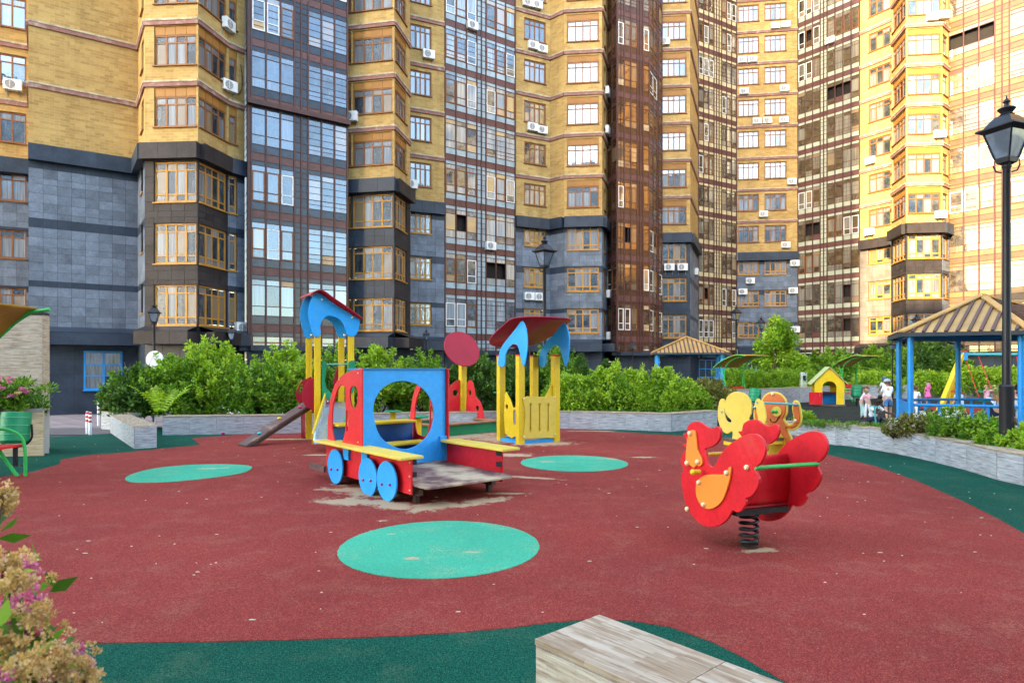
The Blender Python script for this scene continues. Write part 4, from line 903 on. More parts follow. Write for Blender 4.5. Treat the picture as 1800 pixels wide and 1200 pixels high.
# wavy green panels with a teal bar, red side rail, slide chute behind
C = p2+us*.02-vsn*.02; C = p2+us*.10; 
for C, pts in ((p2+vsn*-.02, [(566, 640), (571, 634), (574, 640), (573, 655), (571, 668), (574, 682), (580, 688), (583, 700), (584, 725), (578, 735), (570, 730), (566, 715)]), (p4-us*.0-vsn*.1, [(612, 640), (616, 634), (623, 635), (625, 645), (625, 670), (620, 690), (614, 690), (612, 670)])):
    pl = Plane(C, us); board('wavy_panel', [smooth_loop([pl(*p) for p in pts], 3)], .022, TGRN, st, (C.x-o_.x, C.y-o_.y, 0), pl.rz)
a_ = PT(574, 640, 14.0)-o_; b_ = PT(612, 640, 14.1)-o_; part('grab_bar', MB().tube([a_, b_], .016, 8), TEAL, st, True)
pl = Plane(p2-vsn*.06, us); board('spotted_panel', [smooth_loop([pl(*p) for p in ((570, 708), (573, 700), (578, 704), (579, 715), (577, 726), (572, 728), (570, 718))], 3)], .022, TREDD, st, (p2.x-vsn.x*.06-o_.x, p2.y-vsn.y*.06-o_.y, 0), pl.rz)
caps(st, pl, [(572, 702), (576, 705), (571, 714), (576, 712), (574, 723)], -.02, .02, WHITE, 'white_stud')
pl = Plane(p3, us); board('side_rail', [smooth_loop([pl(*p) for p in ((586, 672), (592, 648), (597, 640), (600, 650), (600, 698), (592, 697))], 2)], .022, TREDD, st, (p3.x-o_.x, p3.y-o_.y, 0), pl.rz)
part('red_kick_board', MB().obox(PT(530, 765, 14.5).xy.to_3d()-o_+Vector((0, 0, .37)), PT(536, 765, 14.9).xy.to_3d()-o_+Vector((0, 0, .37)), .02, .70), TRED, st)
g = MB(); top = Vector((-3.75, 14.1, .85))-o_; bot = Vector((-3.45, 12.2, .16))-o_; vs = []; fs = []
for i in range(9):
    t = i/8; c = top.lerp(bot, t); c.z = top.z+(bot.z-top.z)*(t**.8 if t < .8 else t)
    for x, z in ((-.26, .16), (-.25, .0), (.25, 0), (.26, .16)): vs.append((c.x+x, c.y, c.z+z))
for i in range(8):
    for k in range(3): a = i*4+k; fs.append((a, a+1, a+5, a+4))
ob = part('slide_chute', g.add(vs, fs), mat('steel_chute', (.55, .62, .68), .25, .05, 2, metal=.7), st, True); ob.modifiers.new('s', 'SOLIDIFY').thickness = .015
for sx in (-.27, .27): part('chute_side', MB().obox(top+Vector((sx, 0, .1)), bot+Vector((sx, 0, .1)), .025, .22), TGRN if sx > 0 else TYEL, st)
g = MB()
for p in ((566, 527), (619, 558), (547, 589), (605, 589)): t, z = plf(*p); q = plf.at(t, z, -.02); g.ball(q-o_, .022)
part('bolt_cap', g, BOLT, st, True)

# ------------------------------------------------------------------ yellow booth
q1 = Vector((-.24, 14.30)); q2 = Vector((.17, 13.60)); q4 = Vector((.93, 14.02)); q3 = Vector((.50, 14.78))
bt = thing('play_booth', 'yellow four-post play booth with crimson roof board and blue arched sides', 'play booth', (q2.x, q2.y, 0)); o_ = bt.location
rzb = atan2((q4-q2).y, (q4-q2).x)
for q in (q1, q2, q3, q4): post(bt, q.x, q.y, 1.83, rzb, .145)
ub = (q2-q1).normalized(); vb = (q4-q2).normalized()
arc = [(876, 640), (878, 622), (882, 610), (892, 596), (905, 580), (913, 569), (919, 564), (924, 574), (927, 590), (927.5, 610), (925, 630), (922, 643), (919, 640), (914, 620), (911, 609), (906, 605), (900, 606), (894, 613), (889, 624), (888, 640), (883, 645)]
for (C, dx) in ((q1-vb*.09, 0), (q3+vb*.09, 0)):
    pl = Plane(q1-vb*.09, ub); board('arch_side', [smooth_loop([pl(*p) for p in arc], 3)], .022, TBLUE, bt, (C.x-o_.x, C.y-o_.y, 0), pl.rz)
pl = Plane(q1-vb*.09, ub); rp = smooth_loop([pl(*p) for p in ((857, 611), (865, 604), (880, 592), (897, 577), (912, 564), (922, 560), (928, 558))], 4, False)
pl0 = pl; vs = []; fs = []; nb = len(rp); Wb = (q3-q1).length
for i, (t, z) in enumerate(rp):
    k = i/(nb-1); e = (Wb/2+.30)*max(.03, (1-abs(2*k-1)**2.6))**.5; mid_ = Vector(q1-vb*.09)+ub*t+vb*(Wb/2+.09)
    a_ = mid_-vb*e; b_ = mid_+vb*e; vs += [(a_.x-o_.x, a_.y-o_.y, z+.015), (b_.x-o_.x, b_.y-o_.y, z+.015)]
for i in range(nb-1): fs.append((2*i, 2*i+1, 2*i+3, 2*i+2))
ob = part('roof_board', MB().add(vs, fs), TREDD, bt, True); md = ob.modifiers.new('s', 'SOLIDIFY'); md.thickness = .022; md.offset = 1
CF = q2-(q1-q2).normalized()*.09; CF = q2+ub*.09; plF = Plane(CF, vb)
fr = [(918.5, 701), (926, 696), (940, 697), (960, 697), (977, 696), (978, 710), (976.5, 735), (977, 769), (960, 769), (935, 770), (918.5, 771), (921, 760), (923.5, 735), (922, 715)]
fl = [plF(*p) for p in fr]; sl_ = []
for x in (932, 948, 963): sl_.append(smooth_loop([plF(x+a, y) for a, y in ((-2.2, 710), (1.5, 708.5), (2, 712), (.8, 716), (1.4, 735), (.8, 750), (2, 754), (0, 758), (-2, 755), (-1, 735), (-1.2, 716))], 2))
board('front_panel', [fl]+sl_, .022, TYELP, bt, (CF.x-o_.x, CF.y-o_.y, 0), plF.rz)
board('panel_backing', [[(fl[0][0]+.05, .2), (fl[4][0]-.05, .2), (fl[4][0]-.05, .92), (fl[0][0]+.05, .92)]], .012, TYEL, bt, (CF.x-ub.x*.025-o_.x, CF.y-ub.y*.025-o_.y, 0), plF.rz)
caps(bt, plF, [(920.5, 701), (974.5, 699), (921, 767), (975.5, 763)], -.02, .02, BOLT)
sd = [(888, 693), (893, 694), (899, 706), (902, 716), (908, 714), (911, 712), (911, 764), (888, 761)]
h1 = [(889.5, 712), (892, 710), (893.5, 714), (892, 719), (890, 718)]; h2 = [(903, 722), (907, 721), (908, 735), (907, 745), (903, 744)]
C = q1-vb*.0; plS = Plane(q1-vb*.03, ub); board('side_panel', [smooth_loop([plS(*p) for p in sd], 2), smooth_loop([plS(*p) for p in h1], 3), smooth_loop([plS(*p) for p in h2], 3)], .022, TYEL, bt, (q1.x-vb.x*.03-o_.x, q1.y-vb.y*.03-o_.y, 0), plS.rz)
plR = Plane(q4+(q3-q4)*.5, (q4-q3).normalized()); Cq = q4; pq = Plane(q4, vb)
board('side_panel', [smooth_loop([pq(*p) for p in ((958, 697), (962, 690), (966, 682), (968, 676), (972, 680), (972, 697))], 2)], .022, TYEL, bt, (q4.x-o_.x, q4.y-o_.y, 0), pq.rz)
for a_, b_ in ((q1, q2), (q2, q4), (q4, q3), (q3, q1)): part('floor_beam', MB().obox((a_.x-o_.x, a_.y-o_.y, .035), (b_.x-o_.x, b_.y-o_.y, .035), .10, .07), TBLUE, bt)
# round green stools next to the booth and the sandbox
def stool(px, ytop, d, lb):
    x, y = PX(px, d); z = 1.6-(ytop-645)/F*d; r = thing('mushroom_stool', lb, 'stool', (x, y, 0), 0, 'green-topped play stools')
    part('stool_top', MB().lathe([(.20, z-.03), (.21, z-.015), (.20, z)], 20), TGRN, r, True); part('stool_leg', MB().box(-.06, .06, -.06, .06, -.02, z-.03), TYEL, r, bevel=.006)
stool(735, 730.5, 12.6, 'round green-topped stool with yellow leg seen through the train window hole'); stool(691, 721.5, 15.4, 'farther round green-topped stool behind the train counter'); stool(881, 688.5, 16.8, 'green disc table just left of the yellow booth posts')
# ------------------------------------------------------------------ sandbox with mushroom post
sb = [Vector((-.33, 16.25)), Vector((-1.3, 17.25)), Vector((-2.85, 15.95)), Vector((-1.75, 14.85))]
sx = thing('sandbox', 'green square sandbox with wooden rim, red corner panels and a disc-topped yellow post', 'sandbox', (sb[1].x, sb[1].y, 0)); o_ = sx.location
L2 = lambda v: (v.x-o_.x, v.y-o_.y)
for i in range(4):
    a_, b_ = sb[i], sb[(i+1) % 4]; part('side_board', MB().obox((*L2(a_), .12), (*L2(b_), .12), .035, .26), TGRN, sx)
    part('rim_board', MB().obox((*L2(a_), .275), (*L2(b_), .275), .22, .03), WOODR, sx, bevel=.006)
part('sand', MB().prism([L2(sb[0].lerp(sb[2], .04)), L2(sb[1].lerp(sb[3], .04)), L2(sb[2].lerp(sb[0], .04)), L2(sb[3].lerp(sb[1], .04))], .0, .15), SAND, sx)
ps = part('post', MB().box(-.08, .08, -.08, .08, -.02, 2.0).box(-.084, .084, -.012, .012, 0, 1.95), TYEL, sx, loc=(0, -.02, 0), rz=.6, bevel=.01)
u1 = (sb[0]-sb[1]).normalized(); pl = Plane(sb[1], u1)
board('corner_panel', [smooth_loop([pl(*p) for p in ((821, 732), (821, 690), (822, 672), (827, 668), (832, 674), (835, 688), (837, 698), (844, 705), (849, 720), (851, 737), (840, 738))], 3), circ(*pl(826.5, 690), .055, .075), circ(*pl(839.5, 717), .06, .065)], .022, TRED, sx, (0, 0, 0), pl.rz)
u2 = (sb[2]-sb[1]).normalized(); pl = Plane(sb[1], u2)
board('corner_panel', [smooth_loop([pl(*p) for p in ((811, 733), (811, 690), (810, 669), (803, 669), (793, 676), (787, 689), (785, 705), (785, 733))], 3), circ(*pl(800, 690), .085, .08)], .022, TRED, sx, (0, 0, 0), pl.rz)
g = MB().lathe([(.50, -.01), (.51, 0), (.50, .012)], 48); me = g.mesh('disc', [TREDD]); me.transform(Matrix.Rotation(radians(58), 4, 'X')); me.transform(Matrix.Rotation(radians(25), 4, 'Z')); me.transform(Matrix.Rotation(radians(14), 4, 'Y'))
q = PT(812, 613, 17.05); link('disc', me, sx, (q.x-o_.x, q.y-o_.y, q.z))
for px, py, m_ in ((790, 745, TEAL), (793, 744, WHITE), (857, 738, TYEL), (392, 765, BOLTP)):
    x, y = G(px, py, .15 if px > 600 else 0); r = thing('sand_toy', {790: 'tiny teal sand toy lying in the sandbox', 793: 'tiny white sand toy beside the teal one in the sandbox', 857: 'tiny yellow sand toy at the sandbox corner', 392: 'small pink toy lying on the red rubber by the ramp'}[px], 'toy', (x, y, .15 if px > 600 else .01)); part('toy_body', MB().lathe([(.03, 0), (.045, .05), (.03, .06), (.012, .03)], 8), m_, r, True)
# ------------------------------------------------------------------ street lamps
LG = glass_mat('lantern_glass', (.06, .08, .11), (.16, .21, .28), (.4, .5, .62), .25, .5)
def make_lamp():
    r = thing('street_lamp', '', 'street lamp')
    part('pole', MB().lathe([(.085, -.6), (.085, 1.0), (.09, 1.02), (.06, 1.05), (.055, 3.0), (.05, 4.55), (.065, 4.58), (.05, 4.62)], 16), BLACKM, r, True)
    part('pole_sleeve', MB().lathe([(.095, .0), (.095, 1.28), (.10, 1.31), (.075, 1.34)], 16), BLACKM, r, True)
    n = 4; a = pi/4
    ln = part('lantern_frame', MB().lathe([(.05, 4.60), (.13, 4.64), (.15, 4.70), (.14, 4.72)], 4, rot=a), BLACKM, r)
    for k in range(4):
        an = a+k*pi/2; part('lantern_bar', MB().obox((.145*cos(an), .145*sin(an), 4.70), (.285*cos(an), .285*sin(an), 5.10), .022, .022), BLACKM, r)
    for k in range(4):
        a0, a1 = a+k*pi/2, a+(k+1)*pi/2; P0 = lambda an, rr, z: (rr*cos(an), rr*sin(an), z)
        part('lantern_pane', MB().add([P0(a0, .142, 4.71), P0(a1, .142, 4.71), P0(a1, .278, 5.09), P0(a0, .278, 5.09)], [(0, 1, 2, 3)]), LG, r)
    part('lantern_roof', MB().lathe([(.27, 5.08), (.40, 5.13), (.39, 5.155), (.31, 5.16), (.22, 5.26), (.15, 5.33), (.10, 5.35)], 4, rot=a), BLACKM, r)
    part('finial', MB().lathe([(.10, 5.35), (.07, 5.38), (.12, 5.44), (.10, 5.46), (.035, 5.48), (.03, 5.52), (.05, 5.55), (.012, 5.60), (.008, 5.64)], 12), BLACKM, r, True)
    for k in range(4):
        an = a+k*pi/2; part('bracket_scroll', MB().tube([(.06*cos(an), .06*sin(an), 4.50), (.13*cos(an), .13*sin(an), 4.52), (.16*cos(an), .16*sin(an), 4.60), (.15*cos(an), .15*sin(an), 4.68)], .012, 6), BLACKM, r, True)
    return r
LP0 = make_lamp()
for i, (px, d, z, s, rz, lb) in enumerate(((1769.5, 9.75, .0, 1.0, .35, 'tall black lantern lamp close by at the right rising from the planter'), (957, 20.0, .0, 1.0, .7, 'tall black lantern lamp rising from the bushes in the middle'), (271, 28.5, -.75, .92, .3, 'black lantern lamp before the left bay above the bushes'), (407, 32.6, -.78, .80, .3, 'small black lantern lamp at the right of the left bay'), (749, 39, 0, .69, .6, 'small wall-height lantern lamp low behind the bushes left of the blue glass tower'), (931, 44, -.2, .94, .2, 'lantern lamp behind the yellow booth roof against the slate wall'), (1112, 44, 0, .60, .2, 'small lantern lamp at the foot of the amber tower'), (1294, 40, 0, .96, .4, 'black lantern lamp just right of the far gazebo roof'), (1338, 40, 0, .84, .1, 'black lantern lamp beside the yellow-green tree'), (1569, 33, 0, .53, .3, 'short lantern lamp just left of the near gazebo roof edge'), (1611, 44, 0, .93, .2, 'distant lantern lamp whose top shows above the near gazebo roof'))):
    r = LP0 if i == 0 else copy_tree(LP0); r.location = (*PX(px, d), z); r.scale = (s,)*3; r.rotation_euler = (0, 0, rz); r['label'] = lb; r['group'] = 'black lantern street lamps'

# ------------------------------------------------------------------ gazebos
ROOFM = mat('bronze_sheet_roof', (.50, .28, .09), .45, .2, 2, .1, metal=.2)
ROOFD = mat('roof_rib', (.10, .05, .04), .5, .1, 3)
def gazebo(name, label, pts, apex, ez, pr, rails=(), solid=(), over=.32, beam=.12):
    c = Vector((apex[0], apex[1])); r = thing('gazebo', label, 'gazebo', (c.x, c.y, 0)); P = [Vector(p)-c for p in pts]; n = len(P)
    for p in P: part('post', MB().lathe([(pr, -.02), (pr, ez)], 12, 0, (p.x, p.y, 0)), BBLUE, r, True)
    E = [p*(1+over/p.length) for p in P]; az = apex[2]
    for i in range(n):
        a, b = P[i], P[(i+1) % n]; part('eave_beam', MB().obox((a.x, a.y, ez+.05), (b.x, b.y, ez+.05), .07, .10), BBLUE, r)
        e0, e1 = Vector((*E[i], ez+.06)), Vector((*E[(i+1) % n], ez+.06)); top = Vector((0, 0, az))
        g = MB(); g.add([e0, e1, top, e0-Vector((0, 0, .03)), e1-Vector((0, 0, .03)), top-Vector((0, 0, .03))], [(0, 1, 2), (5, 4, 3), (0, 3, 4, 1), (1, 4, 5, 2), (2, 5, 3, 0)])
        rf = part('roof_panel', g, ROOFM, r)
        # trapezoid ribs run down the slope
        m = (e0+e1)/2; dn = (m-top); L = (e1-e0).length; ue = (e1-e0)/L; k = int(L/.17); nrm = dn.cross(ue).normalized()
        if nrm.z < 0: nrm = -nrm
        for j in range(1, k):
            s = (j/k-.5)*L; q1 = m+ue*s; ln = 1-abs(s)/(L/2); q0 = q1-dn*ln*.97
            if ln < .08: continue
            part('rib', MB().obox(q0+nrm*.018, q1+nrm*.018, .05, .035), ROOFD, rf)
        part('hip_cap', MB().obox(e0+Vector((0, 0, .03)), top+Vector((0, 0, .03)), .14, .03), ROOFM, r)
        part('fascia', MB().obox(e0+Vector((0, 0, -.03)), e1+Vector((0, 0, -.03)), .02, .07), mat('fascia_dark', (.05, .06, .07), .5), r)
    for i in rails:
        a, b = P[i], P[(i+1) % n]; part('rail', MB().tube([(a.x, a.y, .90), (b.x, b.y, .90)], .028, 8), BBLUE, r, True); part('lower_rail', MB().tube([(a.x, a.y, .12), (b.x, b.y, .12)], .02, 8), BBLUE, r, True)
        k = int((b-a).length/.23)
        for j in range(1, k): q = a.lerp(b, j/k); part('baluster', MB().box(-.018, .018, -.018, .018, .12, .88), BBLUE, r, loc=(q.x, q.y, 0))
    for i in solid:
        a, b = P[i], P[(i+1) % n]; k = 12
        for j in range(k): part('slat', MB().obox((*a.lerp(b, (j+.06)/k), .47), (*a.lerp(b, (j+.94)/k), .47), .025, .9), BBLUE, r)
    return r
gazebo('gazebo', 'large blue gazebo with ribbed bronze roof at the right edge', [(7.43, 12.2), (8.95, 11.5), (11.0, 11.9), (11.6, 13.7), (9.75, 14.3), (8.22, 13.9)], (9.15, 12.75, 2.98), 2.17, .052, rails=(0, 1, 2, 3, 4), solid=(5,), over=.22)
c = PX(1207, 29.5); gazebo('gazebo', 'smaller far blue gazebo with bronze pyramid roof behind the middle bushes', [(c[0]-1.55, c[1]-1.1), (c[0]+1.1, c[1]-1.6), (c[0]+1.7, c[1]+1.0), (c[0]-1.0, c[1]+1.6)], (c[0], c[1], 2.95), 2.15, .09, over=.35)
part('gazebo_floor', MB().prism([(7.0, 12.0), (8.9, 11.1), (11.3, 11.6), (12, 13.9), (9.8, 14.7), (8.0, 14.2)], .0, .012), mat('gazebo_paving', (.10, .06, .05), .9, .2, 3, .3), None)['kind'] = 'structure'

# ------------------------------------------------------------------ swing
sw = thing('swing_set', 'teal-barred double swing frame with yellow A legs behind the gazebo rail', 'swing', (16.5, 24, 0)); 
def sleg(p, q, m=TYEL): part('leg', MB().obox(p, q, .16, .16), m, sw, bevel=.01)
sleg((-1.45, -.9, -.02), (0, -.05, 2.12)); sleg((.35, 1.2, -.02), (.0, .05, 2.10)); sleg((8.2, -.9, -.02), (7.0, -.05, 2.12)); sleg((7.4, 1.2, -.02), (7.0, .05, 2.10))
part('top_bar', MB().tube([(-.05, 0, 2.06), (7.1, 0, 2.06)], .055, 10), TEAL, sw, True); part('bracket', MB().box(-.12, .12, -.15, .15, 1.85, 2.15), TBLUE, sw); part('leg_cap', MB().box(-.12, .10, -.17, .17, 2.15, 2.19), TRED, sw)
part('tie_bar', MB().obox((-.55, -.9, .7), (.10, 1.0, .7), .04, .04), TRED, sw)
def swing_seat(px, d, zs, lb, sway=0):
    x, y = PX(px, d); x -= 16.5; y -= 24
    for sxx in (-.28, .28):
        part('hanger', MB().tube([(x+sxx*.9-sway*.3, 0, 2.03), (x+sxx, y, zs+.1)], .014, 6), TRED if 1 else DSTEEL, sw, True)
    part('swing_seat', MB().box(x-.27, x+.27, y-.18, y+.18, zs-.03, zs).tube([(x-.27, y-.15, zs+.3), (x-.27, y+.17, zs+.33), (x+.27, y+.17, zs+.33), (x+.27, y-.15, zs+.3)], .02, 6), TGRN, sw)
swing_seat(1735, 23.2, .42, ''); swing_seat(1789, 23.6, .42, '')

# ------------------------------------------------------------------ playhouse
hx = thing('playhouse', 'small yellow playhouse with pale green roof, open red half-door and blue side', 'playhouse', (13.05, 26.9, 0), radians(-18))
W_, H_, D_ = 1.12, .98, 1.15
gable = [(-W_/2, 0.02), (-W_/2, H_), (0, 1.58), (W_/2, H_), (W_/2, .02)]
arch = [(-.26, .06), (-.26, .78)]+[(.26*-cos(a*pi/8), .78+.24*sin(a*pi/8)) for a in range(1, 8)]+[(.26, .78), (.26, .06)]
board('gable_wall', [gable, arch], .03, TYEL, hx, (0, 0, 0)); board('gable_wall', [gable, [(x*.7, z*.8+.15) for x, z in arch]], .03, TYEL, hx, (0, D_, 0))
part('side_wall', MB().box(W_/2-.02, W_/2+.015, .0, D_, .04, .55), TBLUE, hx); part('side_wall', MB().box(-W_/2-.015, -W_/2+.02, .0, D_, .04, .55), TBLUE, hx)
for y in (.1, D_-.1): part('post', MB().box(W_/2-.04, W_/2, y-.08, y+.08, .55, 1.0), TYEL, hx)
ROOFG = mat('pale_green_roof', (.50, .55, .25), .6, .12, 2, .1)
for s in (-1, 1):
    part('roof', MB().add([(0, -.08, 1.62), (0, D_+.12, 1.62), (s*(W_/2+.14), D_+.12, .90), (s*(W_/2+.14), -.08, .90), (0, -.08, 1.595), (0, D_+.12, 1.595), (s*(W_/2+.14), D_+.12, .875), (s*(W_/2+.14), -.08, .875)], [(0,1,2,3),(7,6,5,4),(0,3,7,4),(2,1,5,6),(3,2,6,7)]), ROOFG, hx)
dr_ = board('half_door', [[(-.52, .05), (0, .05), (0, .56), (-.52, .56)], [(-.12, .40), (-.08, .40), (-.08, .5), (-.12, .5)]], .03, TRED, hx, (-.27, -.03, 0), radians(12))
part('counter', MB().box(-.5, .5, .5, .8, .52, .56), TREDD, hx); part('inner_board', MB().box(-.5, .5, .78, .80, .04, .52), TBLUE, hx); part('sill', MB().box(-.3, .6, -.12, .02, 0, .07), BROWNP, hx)

# ------------------------------------------------------------------ benches under canopies, bins
CANV = mat('canopy_ochre', (.40, .22, .03), .5, .15, 2, .05, grain=.1)
def canopy_bench(label, loc, rz, s=1.0, cy=0.0):
    r = thing('canopy_bench', label, 'bench', (*loc, 0), rz); r.scale = (s,)*3
    for x in (-.8, .8):
        part('frame_tube', MB().tube(smooth_loop([(x, -.25, 0), (x, .05, .45), (x, .28, 1.2), (x, .22, 1.9), (x, -.25, 2.25), (x, -.7, 2.35)], 4, False), .024, 8), TGRN2, r, True)
        part('frame_tube', MB().tube(smooth_loop([(x, .45, 0), (x, .34, .8), (x, .36, 1.5), (x, .55, 2.05)], 4, False), .024, 8), TGRN2, r, True)
        part('arm', MB().tube(smooth_loop([(x, -.36, 0), (x, -.33, .5), (x, -.1, .66), (x, .2, .64)], 4, False), .022, 8), TGRN2, r, True)
    pr = smooth_loop([(-1.0+cy, 2.40), (-.45+cy, 2.44), (.2+cy, 2.22), (.75+cy, 1.86)] if not cy else [(-.49, 2.38), (-.2, 2.2), (.1, 1.93), (.5, 1.6)], 5, False); vs = []; fs = []; hw = .84 if cy else 1.05
    for y, z in pr: vs += [(-hw, y, z), (hw, y, z)]
    for i in range(len(pr)-1): fs.append((2*i, 2*i+1, 2*i+3, 2*i+2))
    o = part('canopy', MB().add(vs, fs), CANV, r, True); o.modifiers.new('s', 'SOLIDIFY').thickness = .02
    for x in (-hw, hw, 0): part('canopy_rib', MB().tube([(x, y, z-.03) for y, z in pr], .018, 6), TGRN2, r, True)
    for i in range(4): part('slat', MB().box(-.85, .85, -.30+i*.12, -.20+i*.12, .42, .45), TRED, r, bevel=.004)
    for i in range(3): part('slat', MB().box(-.85, .85, .20+i*.035, .22+i*.035, .55+i*.13, .65+i*.13), TRED, r, bevel=.004)
    return r
canopy_bench('green tube bench under an ochre canopy behind the octopus rocker', PX(1300, 27), radians(38), .86)
canopy_bench('green tube canopy bench half hidden behind the yellow playhouse', PX(1503, 31.0), radians(38), .88)
canopy_bench('green tube bench whose ochre canopy enters at the left edge', (-7.50, 8.75), radians(90), 1.04, .51)
def bin_(label, px, d, s=1, rz=0, yb=None):
    x, y = PX(px, d); r = thing('litter_bin', label, 'litter bin', (x, y, 0), rz); r.scale = (s,)*3
    bd = MB().lathe([(.16, .36), (.20, .40), (.205, .62), (.20, .84), (.19, .85), (.18, .84), (.18, .42)], 20); me = bd.mesh('bin_body', [TGRN], True)
    me.transform(Matrix.Translation((0, 0, .6)) @ Matrix.Rotation(radians(8), 4, 'Y') @ Matrix.Translation((0, 0, -.6))); o = link('bin_body', me, r)
    for z in (.50, .64, .76):
        hp = MB().tube([(.2075*cos(a*pi/12), .2075*sin(a*pi/12), z-.6) for a in range(25)], .005, 5, caps=False).mesh('hoop', [mat('green_edge', (.12, .45, .25), .4)]); hp.transform(Matrix.Rotation(radians(8), 4, 'Y')); link('hoop', hp, r, (0, 0, .6))
    part('bin_fork', MB().tube(smooth_loop([(0, -.23, .66), (0, -.235, .45), (0, -.15, .34), (0, 0, .30), (0, .15, .34), (0, .235, .45), (0, .23, .66)], 4, False), .016, 8), BLACKM, r, True)
    part('bin_stand', MB().box(-.025, .025, -.025, .025, -.01, .32).box(-.08, .08, -.08, .08, -.002, .01), BLACKM, r)
bin_('green tilting litter bin on a black fork stand at the left edge', 27, 10.6, 1.02, radians(100)); bin_('small green litter bin beside the far bench behind the octopus', 1327, 22.8, 1.0, .5); bin_('small green litter bin behind the children next to the playhouse', 1506, 27.0, 1.0, .5)

# ------------------------------------------------------------------ bollards, sign, van, box
for i, (px, yb, d, lb) in enumerate(((153.5, 762, 0, 'left red-striped white bollard of the pair before the paving'), (158.5, 764, 0, 'right red-striped white bollard of the pair before the paving'), (173, 0, 19.5, 'red-capped bollard top showing above the pale end wall'))):
    d = d or 1.6*F/(yb-645); x, y = PX(px, d); r = thing('bollard', lb, 'bollard', (x, y, gz(x, y)), 0, 'red-striped bollards')
    h = .52 if i < 2 else .78
    part('bollard_post', MB().lathe([(.035, 0), (.035, h), (.02, h+.02)], 12), WHITE, r, True)
    for z in (.62, .8, .98): part('stripe', MB().lathe([(.0362, h*z-.03), (.0362, h*z+.015)], 12), TRED, r, True)
x, y = PX(272, 26.5); r = thing('round_sign', 'round white road sign seen from behind above the left bushes', 'road sign', (x, y, -.75)); g = MB().lathe([(.36, -.01), (.36, .01)], 32); me = g.mesh('sign_disc', [mat('pale_grey_sign', (.55, .57, .6), .5)]); me.transform(Matrix.Rotation(pi/2, 4, 'X')); link('sign_disc', me, r, (0, 0, 2.65)); part('sign_post', MB().lathe([(.035, 0), (.035, 2.9)], 10, 0, (0, .06, 0)), GREYP, r, True)
vx, vy = PX(465, 29.2); vr = thing('parked_van', 'white van parked behind the left bushes, only its roof showing', 'van', (vx, vy, -.78), radians(6))
prof = [(-2.6, .35), (-2.6, 1.2), (-2.45, 2.05), (-2.2, 2.25), (1.1, 2.25), (1.7, 1.45), (2.5, 1.15), (2.65, .8), (2.65, .35)]
vb_ = MB(); n = len(prof); vb_.add([(x, -.95, z) for x, z in prof]+[(x, .95, z) for x, z in prof], [tuple(range(n)), tuple(range(n, 2*n))[::-1]]+[(i, n+i, n+(i+1) % n, (i+1) % n) for i in range(n)])
part('body', vb_, mat('white_paint', (.75, .76, .78), .25, .03), vr, bevel=.06)
for x0, x1 in ((-2.3, -1.2), (-1.1, .0), (.1, 1.15)): part('window', MB().box(x0, x1, -.965, -.94, 1.35, 1.95), GLASS, vr)
part('windscreen', MB().obox((1.22, 0, 2.15), (1.72, 0, 1.50), 1.6, .03), GLASS, vr)
for x in (-1.7, 1.75):
    for y in (-.9, .9):
        g = MB().lathe([(.33, -.1), (.35, -.07), (.35, .07), (.33, .1)], 20); me = g.mesh('wheel', [BLACKM]); me.transform(Matrix.Rotation(pi/2, 4, 'X')); link('wheel', me, vr, (x, y, .35))
x, y = PX(1412, 31); r = thing('utility_box', 'small pale utility box beside the hedge', 'utility box', (x, y, 0)); part('box_body', MB().box(-.14, .14, -.12, .12, 0, 1.35), GREYP if 0 else mat('pale_box', (.5, .55, .5), .6), r, bevel=.02); part('box_door', MB().box(-.07, .07, -.13, -.121, .95, 1.2), BLACKM, r)

# ------------------------------------------------------------------ plants
def leaves(n, centers, rad, size, mname, aspect=.5, up=.35, rng=None, fold=.25, flat=.0):
    """n leaf faces scattered round clump centres; each leaf is a small folded rhombus"""
    rng = rng or np.random.default_rng(1); C = np.array(centers, float); k = rng.integers(0, len(C), n); R = np.array(rad, float)[k]
    d = rng.normal(size=(n, 3)); d /= np.linalg.norm(d, axis=1)[:, None]; rr = rng.random(n)**.45
    P = C[k]+d*(rr*R)[:, None]*np.array([1, 1, .85])
    ax = rng.normal(size=(n, 3))*.8+d*.9+np.array([0, 0, up]); ax /= np.linalg.norm(ax, axis=1)[:, None]
    sd = np.cross(ax, rng.normal(size=(n, 3))); sd /= np.linalg.norm(sd, axis=1)[:, None]; nn = np.cross(ax, sd)
    L = size*(.6+.8*rng.random(n)); L = L[:, None]; W = L*aspect*.5
    V = np.empty((n, 4, 3)); V[:, 0] = P; V[:, 1] = P+ax*L*.5+sd*W+nn*L*fold*.3; V[:, 2] = P+ax*L; V[:, 3] = P+ax*L*.5-sd*W+nn*L*fold*.3
    me = bpy.data.meshes.new('foliage'); me.vertices.add(4*n); me.vertices.foreach_set('co', V.reshape(-1)); me.loops.add(4*n); me.loops.foreach_set('vertex_index', np.arange(4*n)); me.polygons.add(n); me.polygons.foreach_set('loop_start', np.arange(0, 4*n, 4)); me.polygons.foreach_set('loop_total', np.full(n, 4))
    me.update(calc_edges=True); at = me.attributes.new('rv', 'FLOAT', 'FACE'); cv = rng.random(len(C))[k]*.55+rng.random(n)*.45; at.data.foreach_set('value', cv); me.materials.append(mname); return me
